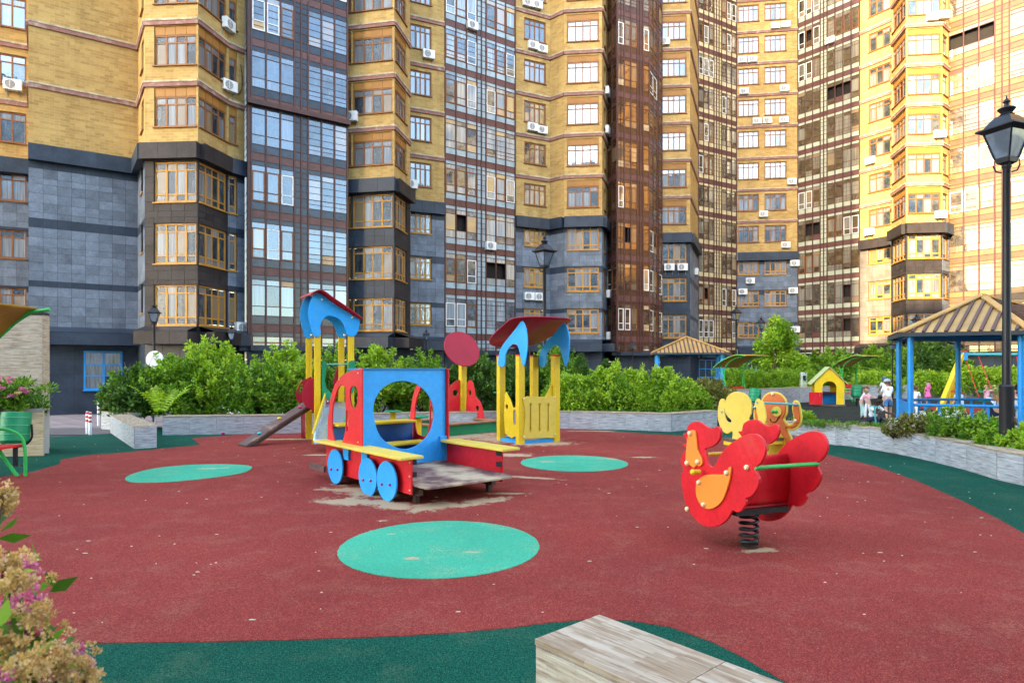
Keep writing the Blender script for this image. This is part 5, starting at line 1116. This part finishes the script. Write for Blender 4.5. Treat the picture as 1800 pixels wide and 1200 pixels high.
def bush(px, d, w, ztop, label, m=LEAF_G, n=5200, size=.085, z0=.35, depth=None, name='bush', seed=None, cat='bush', group=None, sprigs=16, asp=.5):
    x, y = PX(px, d); h = ztop-z0; seed = seed if seed is not None else int(px*7+d*13); rng = np.random.default_rng(seed); rx = w/2; ry = (depth or w*.8)/2
    gz_ = gz(x, y); r = thing(name, label, cat, (x, y, z0 if z0 > .1 else gz_), 0, group); zb = 0
    C = []; R = []
    for i in range(46):
        a = rng.random()*2*pi; v = rng.random(); el = np.arcsin(v); q = .62+.33*rng.random()
        C.append((rx*q*cos(a)*cos(el)*.95, ry*q*sin(a)*cos(el), max(.08, h*.18+h*.66*q*v))); R.append((.22+.34*rng.random())*min(rx, h)*.85)
    for i in range(10): C.append((rx*rng.uniform(-.6, .6), ry*rng.uniform(-.6, .6), h*rng.uniform(.15, .6))); R.append(.35*min(rx, h))
    C2 = []; R2 = []; g = MB()
    for i in range(sprigs*4):
        a = rng.uniform(0, 2*pi); el = np.arcsin(rng.uniform(.05, 1)); o_ = np.array([rx*cos(a)*cos(el)*.82, ry*sin(a)*cos(el)*.82, h*(.12+.74*sin(el))]); L_ = h*rng.uniform(.12, .30); dv = np.array([cos(a)*cos(el)*.7, sin(a)*cos(el)*.7, .55+.5*sin(el)]); dv /= np.linalg.norm(dv)
        for q in range(6): C2.append(tuple(o_+dv*L_*(q/5)+rng.normal(size=3)*.012)); R2.append(size*(1.05-.12*q))
        g.tube([tuple(o_-dv*.2), tuple(o_+dv*L_)], [.008, .003], 4)
    for i in range(14): a = rng.uniform(0, 2*pi); C.append((rx*.85*cos(a), ry*.85*sin(a), h*rng.uniform(.02, .2))); R.append(.22*min(rx, h))
    link('foliage', leaves(int(n*.62), C, R, size, m, asp, rng=rng), r)
    sp_ = leaves(int(n*.38), C2, R2, size*1.1, m, asp, up=.5, rng=rng); av = sp_.attributes['rv'].data
    av.foreach_set('value', np.clip(rng.random(len(sp_.polygons))*.6+.4, 0, 1)); link('twig_leaves', sp_, r); part('twig', g, BARK, r)
    g = MB()
    for i in range(9):
        c = C[i*4]; g.tube([(c[0]*.1, c[1]*.1, -.05), (c[0]*.5, c[1]*.5, c[2]*.55), tuple(c)], [.022, .014, .006], 5)
    part('stem', g, BARK, r); return r
BUSH = [(232, 17.0, 1.5, 1.62, 'small dark bush left end of the planter, behind the stone block', LEAF_D, 3800),
 (312, 17.3, 2.0, 2.02, 'broad leafy bush behind the fern on the left of the planter', LEAF_G, 6000), (378, 17.6, 2.1, 2.32, 'tallest left bush with arching top twigs before the white van', LEAF_L, 6800), (452, 17.2, 1.7, 1.75, 'lower bush behind the climbing ramp', LEAF_G, 5200),
 (508, 17.8, 1.7, 2.20, 'bush directly left of the slide tower posts', LEAF_L, 5600), (590, 18.4, 1.9, 2.15, 'bush directly behind the slide tower', LEAF_G, 5600), (668, 18.6, 1.9, 2.1, 'bush between the slide tower and the train roof', LEAF_L, 5600),
 (745, 18.8, 1.9, 2.02, 'bush left of the red disc post', LEAF_G, 5400), (838, 19.0, 2.0, 2.05, 'dark bush between the red disc and the yellow booth', LEAF_D, 6000), (905, 19.4, 1.8, 1.9, 'bush behind the yellow booth posts', LEAF_D, 4500),
 (985, 19.6, 1.9, 2.5, 'tall dense bush right of the yellow booth roof', LEAF_G, 6200), (1005, 17.9, 1.5, 1.45, 'low spreading bush at the planter edge right of the booth', LEAF_L, 4800), (1078, 18.1, 2.0, 1.72, 'large lime bush in the middle of the right planter', LEAF_L, 7000), (1155, 17.8, 2.0, 1.62, 'lime bush with upright twigs before the far gazebo', LEAF_L, 7000),
 (1200, 18.6, 1.6, 1.25, 'lime bush spilling over the right planter corner', LEAF_L, 4800), (1246, 19.6, 1.7, 1.25, 'bronze-tinted barberry bush at the right end of the planter', LEAF_B, 5200)]
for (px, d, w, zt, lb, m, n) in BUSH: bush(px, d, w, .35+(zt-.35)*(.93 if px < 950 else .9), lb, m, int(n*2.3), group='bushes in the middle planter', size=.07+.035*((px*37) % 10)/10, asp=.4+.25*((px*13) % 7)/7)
for i, (px, d, zt) in enumerate(((1022, 18.9, 1.95), (1066, 19.2, 1.75))):
    x, y = PX(px, d); r = thing('thuja', ['left small cone-shaped dark conifer among the bushes', 'right small cone-shaped dark conifer among the bushes'][i], 'conifer', (x, y, .35)); rng = np.random.default_rng(i+50); H = zt-.35; C = []; R = []
    for k in range(60): v = rng.random(); a = rng.random()*6.28; q = (1-v)*.42+.03; C.append((q*cos(a), q*sin(a), v*H)); R.append(.10)
    link('foliage', leaves(5200, C, R, .05, LEAF_D, .35, .9, rng), r); part('trunk', MB().tube([(0, 0, -.1), (0, 0, H*.8)], [.04, .01], 6), BARK, r)
# fern, bare twigs
x, y = PX(283, 16.0); fr_ = thing('fern', 'bright yellow-green fern fronds in front of the left bushes', 'fern', (x, y, .40)); random.seed(5)
for k in range(16):
    a = random.uniform(0, 6.28); l = random.uniform(1.0, 1.45); g = MB(); pr = None
    for j in range(15):
        t = j/14; p = Vector((cos(a)*l*.55*t, sin(a)*l*.5*t, l*(1.0*t-.42*t*t))); 
        if j > 1:
            wd = .17*sin(pi*min(1, t*.9+.1))*l; sdv = Vector((-sin(a), cos(a), 0))
            for s in (-1, 1): q = p+sdv*s*wd+Vector((cos(a)*.04, sin(a)*.04, -.02)); g.add([p, p+Vector((cos(a)*.025, sin(a)*.025, .02)), q], [(0, 1, 2)], 0, .5+random.random()*.5)
        pr = p
    part('frond', g, LEAF_L, fr_)
x, y = PX(248, 17.6); tw_ = thing('bare_twigs', 'bare grey twigs sticking up at the left end of the bushes', 'twigs', (x, y, .4)); g = MB(); random.seed(3)
for k in range(9):
    a, l = random.uniform(-.7, .7), random.uniform(.9, 1.6); p = [(0, 0, 0)]
    for j in range(1, 6): p.append((a*j/5*l*.7+random.uniform(-.04, .04), random.uniform(-.1, .1), l*j/5))
    g.tube(p, [.012-.0018*j for j in range(6)], 4); g.tube([p[3], (p[3][0]+random.uniform(-.25, .25), 0, p[3][2]+.3)], [.006, .002], 4)
part('stem', g, mat('grey_twig', (.25, .2, .18), .9), tw_)
# yellow-green tree
def tree(px, d, h, w, label, m, n, zc=.35, seed=1, size=.16):
    x, y = PX(px, d); r = thing('young_tree', label, 'tree', (x, y, 0)); rng = np.random.default_rng(seed)
    g = MB(); g.tube([(0, 0, -.1), (.03, 0, h*.4), (-.02, .02, h*.75), (0, 0, h*.95)], [.09, .07, .04, .012], 8); C = []; R = []
    for k in range(16):
        a = rng.random()*6.28; z = h*(.25+.65*k/16); L = w/2*(1-.75*(k/16))*rng.uniform(.7, 1.05); e = Vector((L*cos(a), L*sin(a), z+L*.5)); g.tube([(0, 0, z), (e.x*.5, e.y*.5, z+L*.2), tuple(e)], [.03, .018, .006], 5)
        for q in range(3): C.append(tuple(Vector((0, 0, z)).lerp(e, .4+.3*q)+Vector(rng.normal(size=3)*.1))); R.append(w*.13*rng.uniform(.7, 1.3))
    C.append((0, 0, h*.97)); R.append(.3)
    part('trunk', g, BARK, r); link('crown', leaves(n, C, R, size, m, .5, .2, rng), r); return r
tree(1362, 36, 4.3, 3.0, 'slim yellow-green young tree beside a black lamp', LEAF_L, 11000, seed=4)
# hedge
x0, y0 = PX(1258, 33.0); x1, y1 = PX(1425, 31.0); hd = thing('hedge', 'clipped feathery green hedge on the wall left of the playhouse', 'hedge', (x0, y0, .5)); rng = np.random.default_rng(9); C = []; R = []
for k in range(260): t = rng.random(); C.append(((x1-x0)*t, (y1-y0)*t+rng.uniform(-.3, .3), rng.uniform(0, .85))); R.append(.22)
link('foliage', leaves(17000, C, R, .11, LEAF_L, .25, 1.4, rng), hd); part('stem', MB().tube([(0, 0, -.1), (x1-x0, y1-y0, -.1)], .03, 5), BARK, hd)
for (px, d, w, zt, lb, m, n) in ((1300, 35, 2.4, 1.6, 'small rounded bush behind the hedge under the amber tower', LEAF_G, 3600), (1404, 36.5, 3.0, 1.75, 'rounded bush right of the yellow-green tree', LEAF_L, 4500), (1462, 36.5, 3.4, 2.5, 'leafy bush above the left side of the playhouse', LEAF_G, 6500), (1520, 37.5, 3.0, 1.9, 'bush behind the far canopy bench', LEAF_L, 5000),
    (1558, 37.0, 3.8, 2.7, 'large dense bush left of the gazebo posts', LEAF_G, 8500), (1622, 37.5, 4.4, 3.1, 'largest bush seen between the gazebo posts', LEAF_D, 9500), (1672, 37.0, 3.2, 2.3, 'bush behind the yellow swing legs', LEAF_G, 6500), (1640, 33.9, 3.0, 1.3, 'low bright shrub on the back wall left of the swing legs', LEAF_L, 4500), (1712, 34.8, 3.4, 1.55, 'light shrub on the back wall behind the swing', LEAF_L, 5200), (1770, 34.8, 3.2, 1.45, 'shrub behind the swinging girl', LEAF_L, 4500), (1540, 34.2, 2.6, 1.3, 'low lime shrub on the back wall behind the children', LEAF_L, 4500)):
    bush(px, d, w, zt, lb, m, int(n*1.7), size=.15, z0=.3, group='bushes on the back wall')
# shrubs in the near right planter
def soilbed(name, poly, z, lb): o = part(name, MB().prism(poly, z-.3, z), MATS['soil'], None); o['kind'] = 'structure'; o['label'] = lb
inner = [tuple(Vector(p)) for p in W3p]; outer = [G(1385, 742, .36), G(1470, 747, .36), G(1560, 752, .36), (8.2, 11.4), (9.4, 10.6), (9.6, 8.6), (9, 5.6)]
soilbed('planting_bed', [(p[0]+.08, p[1]+.25) for p in inner]+outer[::-1], .36, 'soil bed inside the curved right planter')
low_wall('inner_kerb', 'pale stone kerb on the far side of the curved planter bed', [G(1376, 741, .4), G(1470, 748, .4), G(1560, 751.5, .4), (8.1, 11.55)], .18, .42, tw=.8, cat='kerb')
for (px, d, w, zt, lb, m, n, sz) in ((1576, 12.0, .5, .66, 'dark low shrub with white blossom dots at the gazebo post', LEAF_B, 2000, .045), (1622, 11.75, .75, .80, 'white-flowered shrub spreading before the gazebo rail', LEAF_B, 4200, .045), (1676, 11.1, .8, .90, 'tallest white-flowered shrub before the gazebo rail', LEAF_G, 4600, .045), (1722, 10.6, .6, .80, 'nettle-like green plants left of the lamp pole', LEAF_G, 3000, .06), (1745, 9.95, .45, .60, 'low leafy weeds hugging the lamp pole base', LEAF_G, 1800, .06), (1795, 9.6, .6, .70, 'leafy weeds right of the lamp pole', LEAF_L, 2600, .06), (1412, 14.4, .5, .62, 'small tuft of greens at the left end of the curved planter', LEAF_L, 1800, .05)):
    r = bush(px, d, w, zt, lb, m, n, size=sz, z0=.36, name='low_shrub', cat='shrub', sprigs=5, group='plants in the curved planter')
    if 'white' in lb:
        rng = np.random.default_rng(int(px)); h = zt-.36; C = [(w/2*.8*rng.uniform(-1, 1), w*.3*rng.uniform(-1, .3), h*rng.uniform(.35, 1.0)) for _ in range(60)]
        link('blossom', leaves(420, C, [.02]*60, .022, PETALWH, .9, .5, rng), r)
rng = np.random.default_rng(77); C = []; R = []
poly = [G(1400, 744, .40), G(1470, 748, .4), G(1560, 754, .4), G(1640, 764, .4), G(1700, 772, .4), G(1800, 792, .4)]
for k in range(260):
    t = rng.random()*(len(poly)-1.001); i = int(t); p = Vector(poly[i]).lerp(Vector(poly[i+1]), t-i); n_ = rng.random()*.7; C.append((p.x+n_*.25, p.y+n_*.9-.1, .40)); R.append(.06+.05*rng.random())
o = link('ground_cover', leaves(11000, C, R, .045, LEAF_G, .3, 1.2, rng), None); tag(o, 'strip of low weeds and clover covering the curved planter bed', 'weeds', kind='stuff')
# pink spirea left in the raised planter and close-up spirea at the bottom left
def spirea(label, loc, w, h, nl, ls, clusters, cs, faded=.3, seed=3, nper=130):
    r = thing('spirea_bush', label, 'flower bush', loc); rng = np.random.default_rng(seed); C = [(w/2*rng.uniform(-1, 1), w*.3*rng.uniform(-1, 1), h*rng.uniform(.05, .85)) for _ in range(40)]
    link('foliage', leaves(nl, C, [.25*min(w, h)]*40, ls, LEAF_G, .35, .5, rng), r); g = MB()
    for c in C[:12]: g.tube([(c[0]*.2, c[1]*.2, -.1), c], [.008, .003], 5)
    part('stem', g, BARK, r)
    for i, c in enumerate(clusters):
        m = PETALW if rng.random() < faded else PETAL
        cc = [(c[0]+cs*.5*rng.normal(), c[1]+cs*.5*rng.normal(), c[2]+cs*.22*rng.normal()) for _ in range(14)]
        link('flower_head', leaves(nper, cc, [cs*.28]*14, cs*.34, m, .8, .8, rng), r)
    return r
rng = np.random.default_rng(8); w, h = 1.5, .62
cl = [(rng.uniform(-.62, .62), rng.uniform(-.55, -.1), h*(.35+.75*rng.random())*(1-.3*max(0, v))) for v in rng.uniform(-1, 1, 46)]
spirea('pink-flowered spirea bush spilling from the left planter beside the litter bin', (PX(-8, 11.6)[0], 11.75, .80), 1.25, .58, 4200, .09, cl, .06, .1, 5, 110)
# close-up spirea at the lower left, standing on the planter edge next to the viewpoint
cl = []; 
for px, py, d, s in ((12, 985, 1.05, 1), (30, 1003, 1.1, .8), (22, 1030, 1.0, 1), (45, 1060, 1.05, 1.1), (62, 1082, 1.0, .9), (52, 1112, 1.05, .8), (92, 1148, 1.0, 1.2), (60, 1170, .95, 1.2), (125, 1172, 1.05, 1), (150, 1195, 1.0, 1), (30, 1190, .98, 1), (10, 1075, 1.1, 1), (8, 872, 1.15, .55), (2, 893, 1.2, .5), (100, 1195, 1.0, 1.1), (5, 1135, 1.0, .9)):
    p = PT(px, py, d); cl.append((p.x+.95, p.y-1.05, p.z-.45))
r = thing('spirea_bush', 'out-of-focus pink and tan spirea flowers in the lower left corner', 'flower bush', (-.95, 1.05, .45)); rng = np.random.default_rng(21)
lf = []; lR = []
for c in cl:
    for _ in range(3): lf.append((c[0]-.03+rng.normal()*.02, c[1]+rng.normal()*.03, c[2]-.05-.04*rng.random())); lR.append(.03)
link('foliage', leaves(260, lf, lR, .045, LEAF_G, .38, .3, rng), r); g = MB()
for c in cl: g.tube([(c[0]*.3-.25, c[1]*.4, -.3), (c[0]*.7-.06, c[1]*.8, c[2]*.6), c], [.004, .003, .002], 5)
part('stem', g, BARK, r)
for k in (0, 3, 5, 9, 11):
    g = MB(); c = Vector(cl[k])+Vector((.012, -.01, -.02)); d = Vector((.5, -.1, -.15 if k else .1)).normalized(); s = Vector((.1, .0, 1)).cross(d).normalized(); l = .055
    g.add([c, c+d*l*.4+s*l*.2+Vector((0, 0, .005)), c+d*l, c+d*l*.4-s*l*.2+Vector((0, 0, .005))], [(0, 1, 2, 3)]); part('leaf', g, LEAF_G, r)
for i, c in enumerate(cl):
    m = PETAL if i in (1, 3, 5, 8, 10, 11) else PETALW; s = (1, .8, 1, 1.1, .9, .8, 1.2, 1.2, 1, 1, 1, 1, .55, .5, 1.1, .9)[i]
    cc = [(c[0]+.016*s*rng.normal(), c[1]+.016*s*rng.normal(), c[2]+.010*s*rng.normal()) for _ in range(26)]
    link('flower_head', leaves(900, cc, [.0075]*26, .0052, m, .8, .8, rng), r)
low_wall('planter_wall', 'stone planter next to the viewpoint, below the flowers', [(-1.9, 1.0), (-1.35, .55), (-1.2, -.6)], .4, .45)

# ------------------------------------------------------------------ people
SKIN = mat('skin_light', (.55, .32, .22), .55, .05, 5); SKIND = mat('skin_dark', (.09, .045, .03), .5, .05, 5)
HAIRB = mat('hair_brown', (.12, .06, .03), .7, .2, 20); HAIRL = mat('hair_light', (.35, .20, .09), .7, .2, 20); HAIRD = mat('hair_black', (.012, .01, .01), .6, .2, 20)
CW = mat('cloth_white', (.70, .73, .76), .8, .05, 5); CMINT = mat('cloth_mint', (.45, .66, .62), .8, .05, 5); CDEN = mat('cloth_denim', (.06, .18, .38), .8, .15, 10); CPINK = mat('cloth_pink', (.75, .35, .45), .8, .1, 8)
CHOT = mat('cloth_hot_pink', (.75, .14, .38), .8, .1, 8); CNAVY = mat('cloth_navy', (.015, .02, .05), .8, .1, 8); CBLUE = mat('cloth_pale_blue', (.42, .56, .70), .8, .05, 5); CAPB = mat('cap_blue', (.03, .12, .28), .7); CORG = mat('cloth_orange', (.7, .2, .04), .8)
def skin_mesh(name, pts, edges, radii, m, sub=2, root=0):
    me = bpy.data.meshes.new(name); me.from_pydata([tuple(p) for p in pts], edges, []); o = bpy.data.objects.new('tmp', me); COL.objects.link(o)
    md = o.modifiers.new('skin', 'SKIN'); md.use_smooth_shade = True; sv = me.skin_vertices[0].data
    for i, r in enumerate(radii): sv[i].radius = (r, r) if not isinstance(r, tuple) else r
    sv[root].use_root = True
    o.modifiers.new('sub', 'SUBSURF').levels = sub
    dg = bpy.context.evaluated_depsgraph_get(); out = bpy.data.meshes.new_from_object(o.evaluated_get(dg)); bpy.data.objects.remove(o); bpy.data.meshes.remove(me)
    out.name = name; out.materials.clear(); out.materials.append(m); return out
def person(label, loc, rz, H, lean=0, legs=((0, 0), (0, 0)), arms=((10, 10, 8), (10, 10, 8)), top=CW, bottom=CDEN, skin=SKIN, hair=HAIRB, hairstyle='short', cap=None, long_pants=False, hipz=None, head_turn=0, shoe=CNAVY, sleeves=True, group=None, headdown=0, dress=False):
    """legs: (hip flexion, knee flexion) degrees; arms: (forward raise, elbow flexion, outward). facing local -y"""
    U = H/1.0; hip = Vector((0, 0, 0)); T = .30*U; fw = lambda a: Vector((0, -sin(radians(a)), cos(radians(a))))
    up = fw(lean); chest = hip+up*T*.62; neck = hip+up*T*.98; hd = neck+fw(lean*.5+headdown)*.105*U
    pts = [hip, hip+up*T*.33, chest, neck, neck+(hd-neck)*.35, hd-(hd-neck)*.15, hd+(hd-neck).normalized()*.035*U]; rad = [.075*U, .066*U, .08*U, .036*U, .032*U, .066*U, .062*U]; ed = [(i, i+1) for i in range(6)]
    legp = []; armp = []; low = 0
    for s, (hf, kf) in zip((-1, 1), legs):
        h0 = hip+Vector((s*.052*U, 0, -.015*U)); d1 = Vector((s*.04, -sin(radians(hf)), -cos(radians(hf)))); kn = h0+d1*.235*U; a2 = hf-kf; d2 = Vector((0, -sin(radians(a2)), -cos(radians(a2)))); an = kn+d2*.225*U; toe = an+Vector((0, -.075*U, -.02*U)) if True else an
        legp.append((h0, kn, an, toe)); low = min(low, an.z-.03*U, toe.z-.015*U); b = len(pts)
        pts += [h0, h0.lerp(kn, .5), kn, kn.lerp(an, .4), an, an+Vector((0, .015*U, -.02*U)), toe]; rad += [.055*U, .05*U, .037*U, .036*U, .022*U, .022*U, .018*U]; ed += [(0, b), (b, b+1), (b+1, b+2), (b+2, b+3), (b+3, b+4), (b+4, b+5), (b+5, b+6)]
    for s, (fr, el, outw) in zip((-1, 1), arms):
        sh = chest+up*T*.28+Vector((s*.095*U, 0, 0)); d1 = Vector((s*sin(radians(outw)), -sin(radians(fr)), -cos(radians(fr)))).normalized(); e = sh+d1*.155*U; d2 = Vector((s*sin(radians(outw))*.3, -sin(radians(fr+el)), -cos(radians(fr+el)))).normalized(); wr = e+d2*.135*U; armp.append((sh, e, wr)); b = len(pts); palm = wr+d2*.03*U
        pts += [sh, e, wr, palm]; rad += [.034*U, .026*U, .017*U, .019*U]; ed += [(2, b), (b, b+1), (b+1, b+2), (b+2, b+3)]
        sd = Vector((1, 0, 0)); 
        for k, (ox, ln) in enumerate(((-.012, .03), (-.004, .036), (.004, .034), (.012, .027))):
            q = palm+d2*.012*U+sd*ox*U; c = len(pts); pts += [q, q+d2*ln*.5*U, q+(d2*ln+Vector((0, -.006, 0)))*U]; rad += [.0055*U, .005*U, .0045*U]; ed += [(b+3, c), (c, c+1), (c+1, c+2)]
        q = palm+sd*(-s)*.016*U; c = len(pts); pts += [q, q+(d2*.02+sd*(-s)*.01)*U]; rad += [.006*U, .005*U]; ed += [(b+3, c), (c, c+1)]
    z0 = hipz if hipz is not None else -low
    body = skin_mesh('person', pts, ed, rad, skin); o = link('person', body, None, (loc[0], loc[1], (loc[2] if len(loc) > 2 else 0)+z0), rz, label=label, category='person', group=group)
    # shirt
    P = [hip+up*T*.05, hip+up*T*.33, chest, neck-up*T*.10]; Rr = [.082*U, .078*U, .092*U, .05*U]; E = [(0, 1), (1, 2), (2, 3)]
    for (sh, e, wr) in armp: b = len(P); P += [sh, sh.lerp(e, .75 if sleeves else .3)]; Rr += [.044*U, .038*U]; E += [(2, b), (b, b+1)]
    link('shirt', skin_mesh('shirt', P, E, Rr, top), o)
    if dress: g = MB().lathe([(.15*U, -.16*U), (.085*U, .06*U)], 14); part('skirt', g, top, o, True)
    P = [hip+up*T*.12, hip, ]; Rr = [.078*U, .084*U]; E = [(0, 1)]
    for (h0, kn, an, toe) in legp:
        b = len(P)
        if long_pants: P += [h0, kn, kn.lerp(an, .9)]; Rr += [.062*U, .046*U, .034*U]; E += [(1, b), (b, b+1), (b+1, b+2)]
        else: P += [h0, h0.lerp(kn, .92)]; Rr += [.062*U, .056*U]; E += [(1, b), (b, b+1)]
    link('trousers' if long_pants else 'shorts', skin_mesh('shorts', P, E, Rr, bottom), o)
    for (h0, kn, an, toe) in legp:
        link('shoe', skin_mesh('shoe', [an+Vector((0, .022*U, -.018*U)), an+Vector((0, -.02*U, -.022*U)), toe], [(0, 1), (1, 2)], [.03*U, .031*U, .024*U], shoe, 1), o)
    hc = hd+(hd-neck).normalized()*.012*U; n = hd-neck; tilt = Matrix.Rotation(-atan2(-n.y, n.z)*-1 if 0 else atan2(-n.y, n.z), 3, 'X')
    hm = MB(); ring = [(.001, .078), (.035, .073), (.060, .052), (.074, .02), (.074, -.012), (.062, -.045)]
    vs = []; fs = []; nn = 16
    for ri, (rr, zz) in enumerate(ring):
        for k in range(nn):
            a = 2*pi*k/nn; front = max(0, -sin(a)); z_ = zz+.055*front*(1 if ri > 2 else 0)*(ri-2)/3*(1.4); vs.append(((rr*cos(a))*U, (rr*sin(a)*1.05+.006)*U, z_*U))
    for i in range(len(ring)-1):
        for k in range(nn): fs.append((i*nn+k, i*nn+(k+1) % nn, (i+1)*nn+(k+1) % nn, (i+1)*nn+k))
    if hairstyle == 'long':
        for q in range(5): hm.tube([((-.05+.025*q)*U, .055*U, 0), ((-.055+.027*q)*U, .075*U, -.10*U), ((-.05+.025*q)*U, .06*U, -.2*U)], [.03*U, .03*U, .012*U], 6)
    if hairstyle == 'bun': hm.ball((0, .03*U, .10*U), .045*U)
    if hairstyle == 'pony': hm.tube([(0, .07*U, .03*U), (0, .11*U, .01*U), (0, .11*U, -.08*U)], [.02*U, .025*U, .008*U], 7)
    hm.add(vs, fs); ho = part('hair', hm, hair, o, True, loc=tuple(hc)); ho.rotation_euler = (atan2(-n.y, n.z)*1.0, 0, radians(head_turn))
    fc = MB(); 
    fc.ball((0, -.070*U, -.012*U), .012*U); nose = part('nose', fc, skin, ho, True)
    for s in (-1, 1):
        part('eye', MB().ball((s*.026*U, -.064*U, .004*U), .0085*U), HAIRD, ho, True); part('ear', MB().ball((s*.069*U, .0, -.008*U), .016*U), skin, ho, True)
    part('mouth', MB().box(-.018*U, .018*U, -.069*U, -.060*U, -.040*U, -.034*U), mat('lips', (.35, .1, .08), .5), ho)
    if cap:
        cm = MB().lathe([(.080*U, .015*U), (.079*U, .045*U), (.062*U, .078*U), (.025*U, .092*U), (.001, .094*U)], 16); cm.add([(-.05*U, -.06*U, .02*U), (.05*U, -.06*U, .02*U), (.04*U, -.145*U, .005*U), (-.04*U, -.145*U, .005*U), (-.05*U, -.06*U, .028*U), (.05*U, -.06*U, .028*U), (.04*U, -.145*U, .013*U), (-.04*U, -.145*U, .013*U)], [(0,3,2,1),(4,5,6,7),(0,1,5,4),(1,2,6,5),(2,3,7,6),(3,0,4,7)])
        part('cap', cm, cap, ho, True)
    return o
def at(px, d): x, y = PX(px, d); return (x, y)
person('small girl in white top and mint trousers leaning forward by the playhouse', at(1514, 20.5), radians(60), 1.04, lean=25, legs=((15, 5), (5, 10)), arms=((55, 20, 5), (60, 10, 5)), bottom=CMINT, long_pants=True, hair=HAIRB, hairstyle='pony')
person('toddler in pale pink with light brown curls held by the small girl', at(1526, 20.3), radians(-70), .95, lean=15, legs=((10, 10), (-5, 10)), top=CPINK, bottom=CW, long_pants=True, hair=HAIRL)
person('child with dark hair bun, white shirt and navy trousers crouching over a scooter', at(1531, 16.8), radians(20), 1.25, lean=25, legs=((105, 120), (100, 125)), arms=((50, 40, 20), (45, 40, 25)), bottom=CNAVY, long_pants=True, skin=SKIND, hair=HAIRD, hairstyle='bun', headdown=20)
person('boy in blue cap and white clothes standing farther off with his back turned', at(1555, 27.2), radians(170), 1.18, lean=5, legs=((5, 5), (-5, 5)), arms=((15, 40, 12), (15, 30, 12)), bottom=CW, cap=CAPB, group=None)
person('boy in white shirt, denim shorts and patterned cap walking away left of the gazebo', at(1561, 20.3), radians(165), 1.24, lean=12, legs=((12, 5), (-10, 10)), arms=((35, 40, 15), (15, 20, 10)), bottom=CDEN, cap=mat('cap_white_blue', (.35, .4, .5), .7, .5, 30))
person('child in white partly hidden behind the front gazebo post', at(1608, 20.0), radians(120), 1.05, lean=8, bottom=CW, long_pants=True, hair=HAIRB, hairstyle='pony')
person('brown-haired boy in a pale blue vest and orange shorts inside the gazebo', at(1689, 16.6), radians(200), 1.12, lean=12, legs=((10, 10), (0, 5)), arms=((20, 30, 12), (10, 20, 8)), top=CBLUE, bottom=CORG, hair=HAIRL, sleeves=False)
x, y = PX(1735, 23.1); person('little girl in pink top and pale leggings sitting on the left swing seat', (x, y, .42), radians(8), .95, lean=-5, legs=((82, 40), (80, 50)), arms=((95, 55, 25), (95, 55, 25)), top=CPINK, bottom=CBLUE, long_pants=True, hair=HAIRL, hipz=.09, shoe=CW)
x, y = PX(1789, 23.5); person('child in pink and white on the right swing seat beside the lamp pole', (x, y, .42), radians(12), .95, lean=-20, legs=((85, 30), (80, 40)), arms=((95, 55, 25), (95, 55, 25)), top=CPINK, bottom=CW, long_pants=True, hair=HAIRL, hipz=.09, shoe=CNAVY)
person('toddler wrapped in hot pink standing before the back wall', at(1631, 28.2), radians(185), .92, top=CHOT, bottom=CHOT, dress=True, hair=CHOT, hairstyle='long')
person('woman in navy top bending over just left of the lamp pole', at(1757, 12.6), radians(140), 1.62, lean=40, legs=((35, 30), (35, 30)), arms=((40, 30, 10), (45, 25, 10)), top=CNAVY, bottom=CDEN, long_pants=True, hair=HAIRL, hipz=.45, headdown=10)
person('dark-haired woman in white blouse with black flower print at the right edge', at(1806, 11.9), radians(190), 1.66, lean=12, legs=((75, 70), (75, 70)), arms=((25, 50, 10), (25, 50, 10)), top=mat('cloth_print', (.62, .62, .68), .8, .9, 9), bottom=CW, long_pants=True, hair=HAIRD, hipz=.50)
# toy scooter under the crouching child
x, y = PX(1522, 16.2); r = thing('toy_scooter', 'pink and teal toddler scooter under the crouching child', 'scooter', (x, y, 0), radians(15))
part('deck', MB().obox((-.25, 0, .10), (.3, 0, .10), .12, .04).obox((-.25, 0, .16), (0, 0, .2), .16, .08), CHOT, r, bevel=.01); part('steering_post', MB().tube([(.32, 0, .05), (.25, 0, .62)], .018, 8).tube([(.25, -.16, .62), (.25, .16, .62)], .014, 8), TEAL, r, True)
for x_, y_ in ((.33, 0), (-.25, -.09), (-.25, .09)):
    me = MB().lathe([(.055, -.02), (.065, 0), (.055, .02)], 14).mesh('wheel', [TGRN2]); me.transform(Matrix.Rotation(pi/2, 4, 'X')); link('wheel', me, r, (x_, y_, .065))
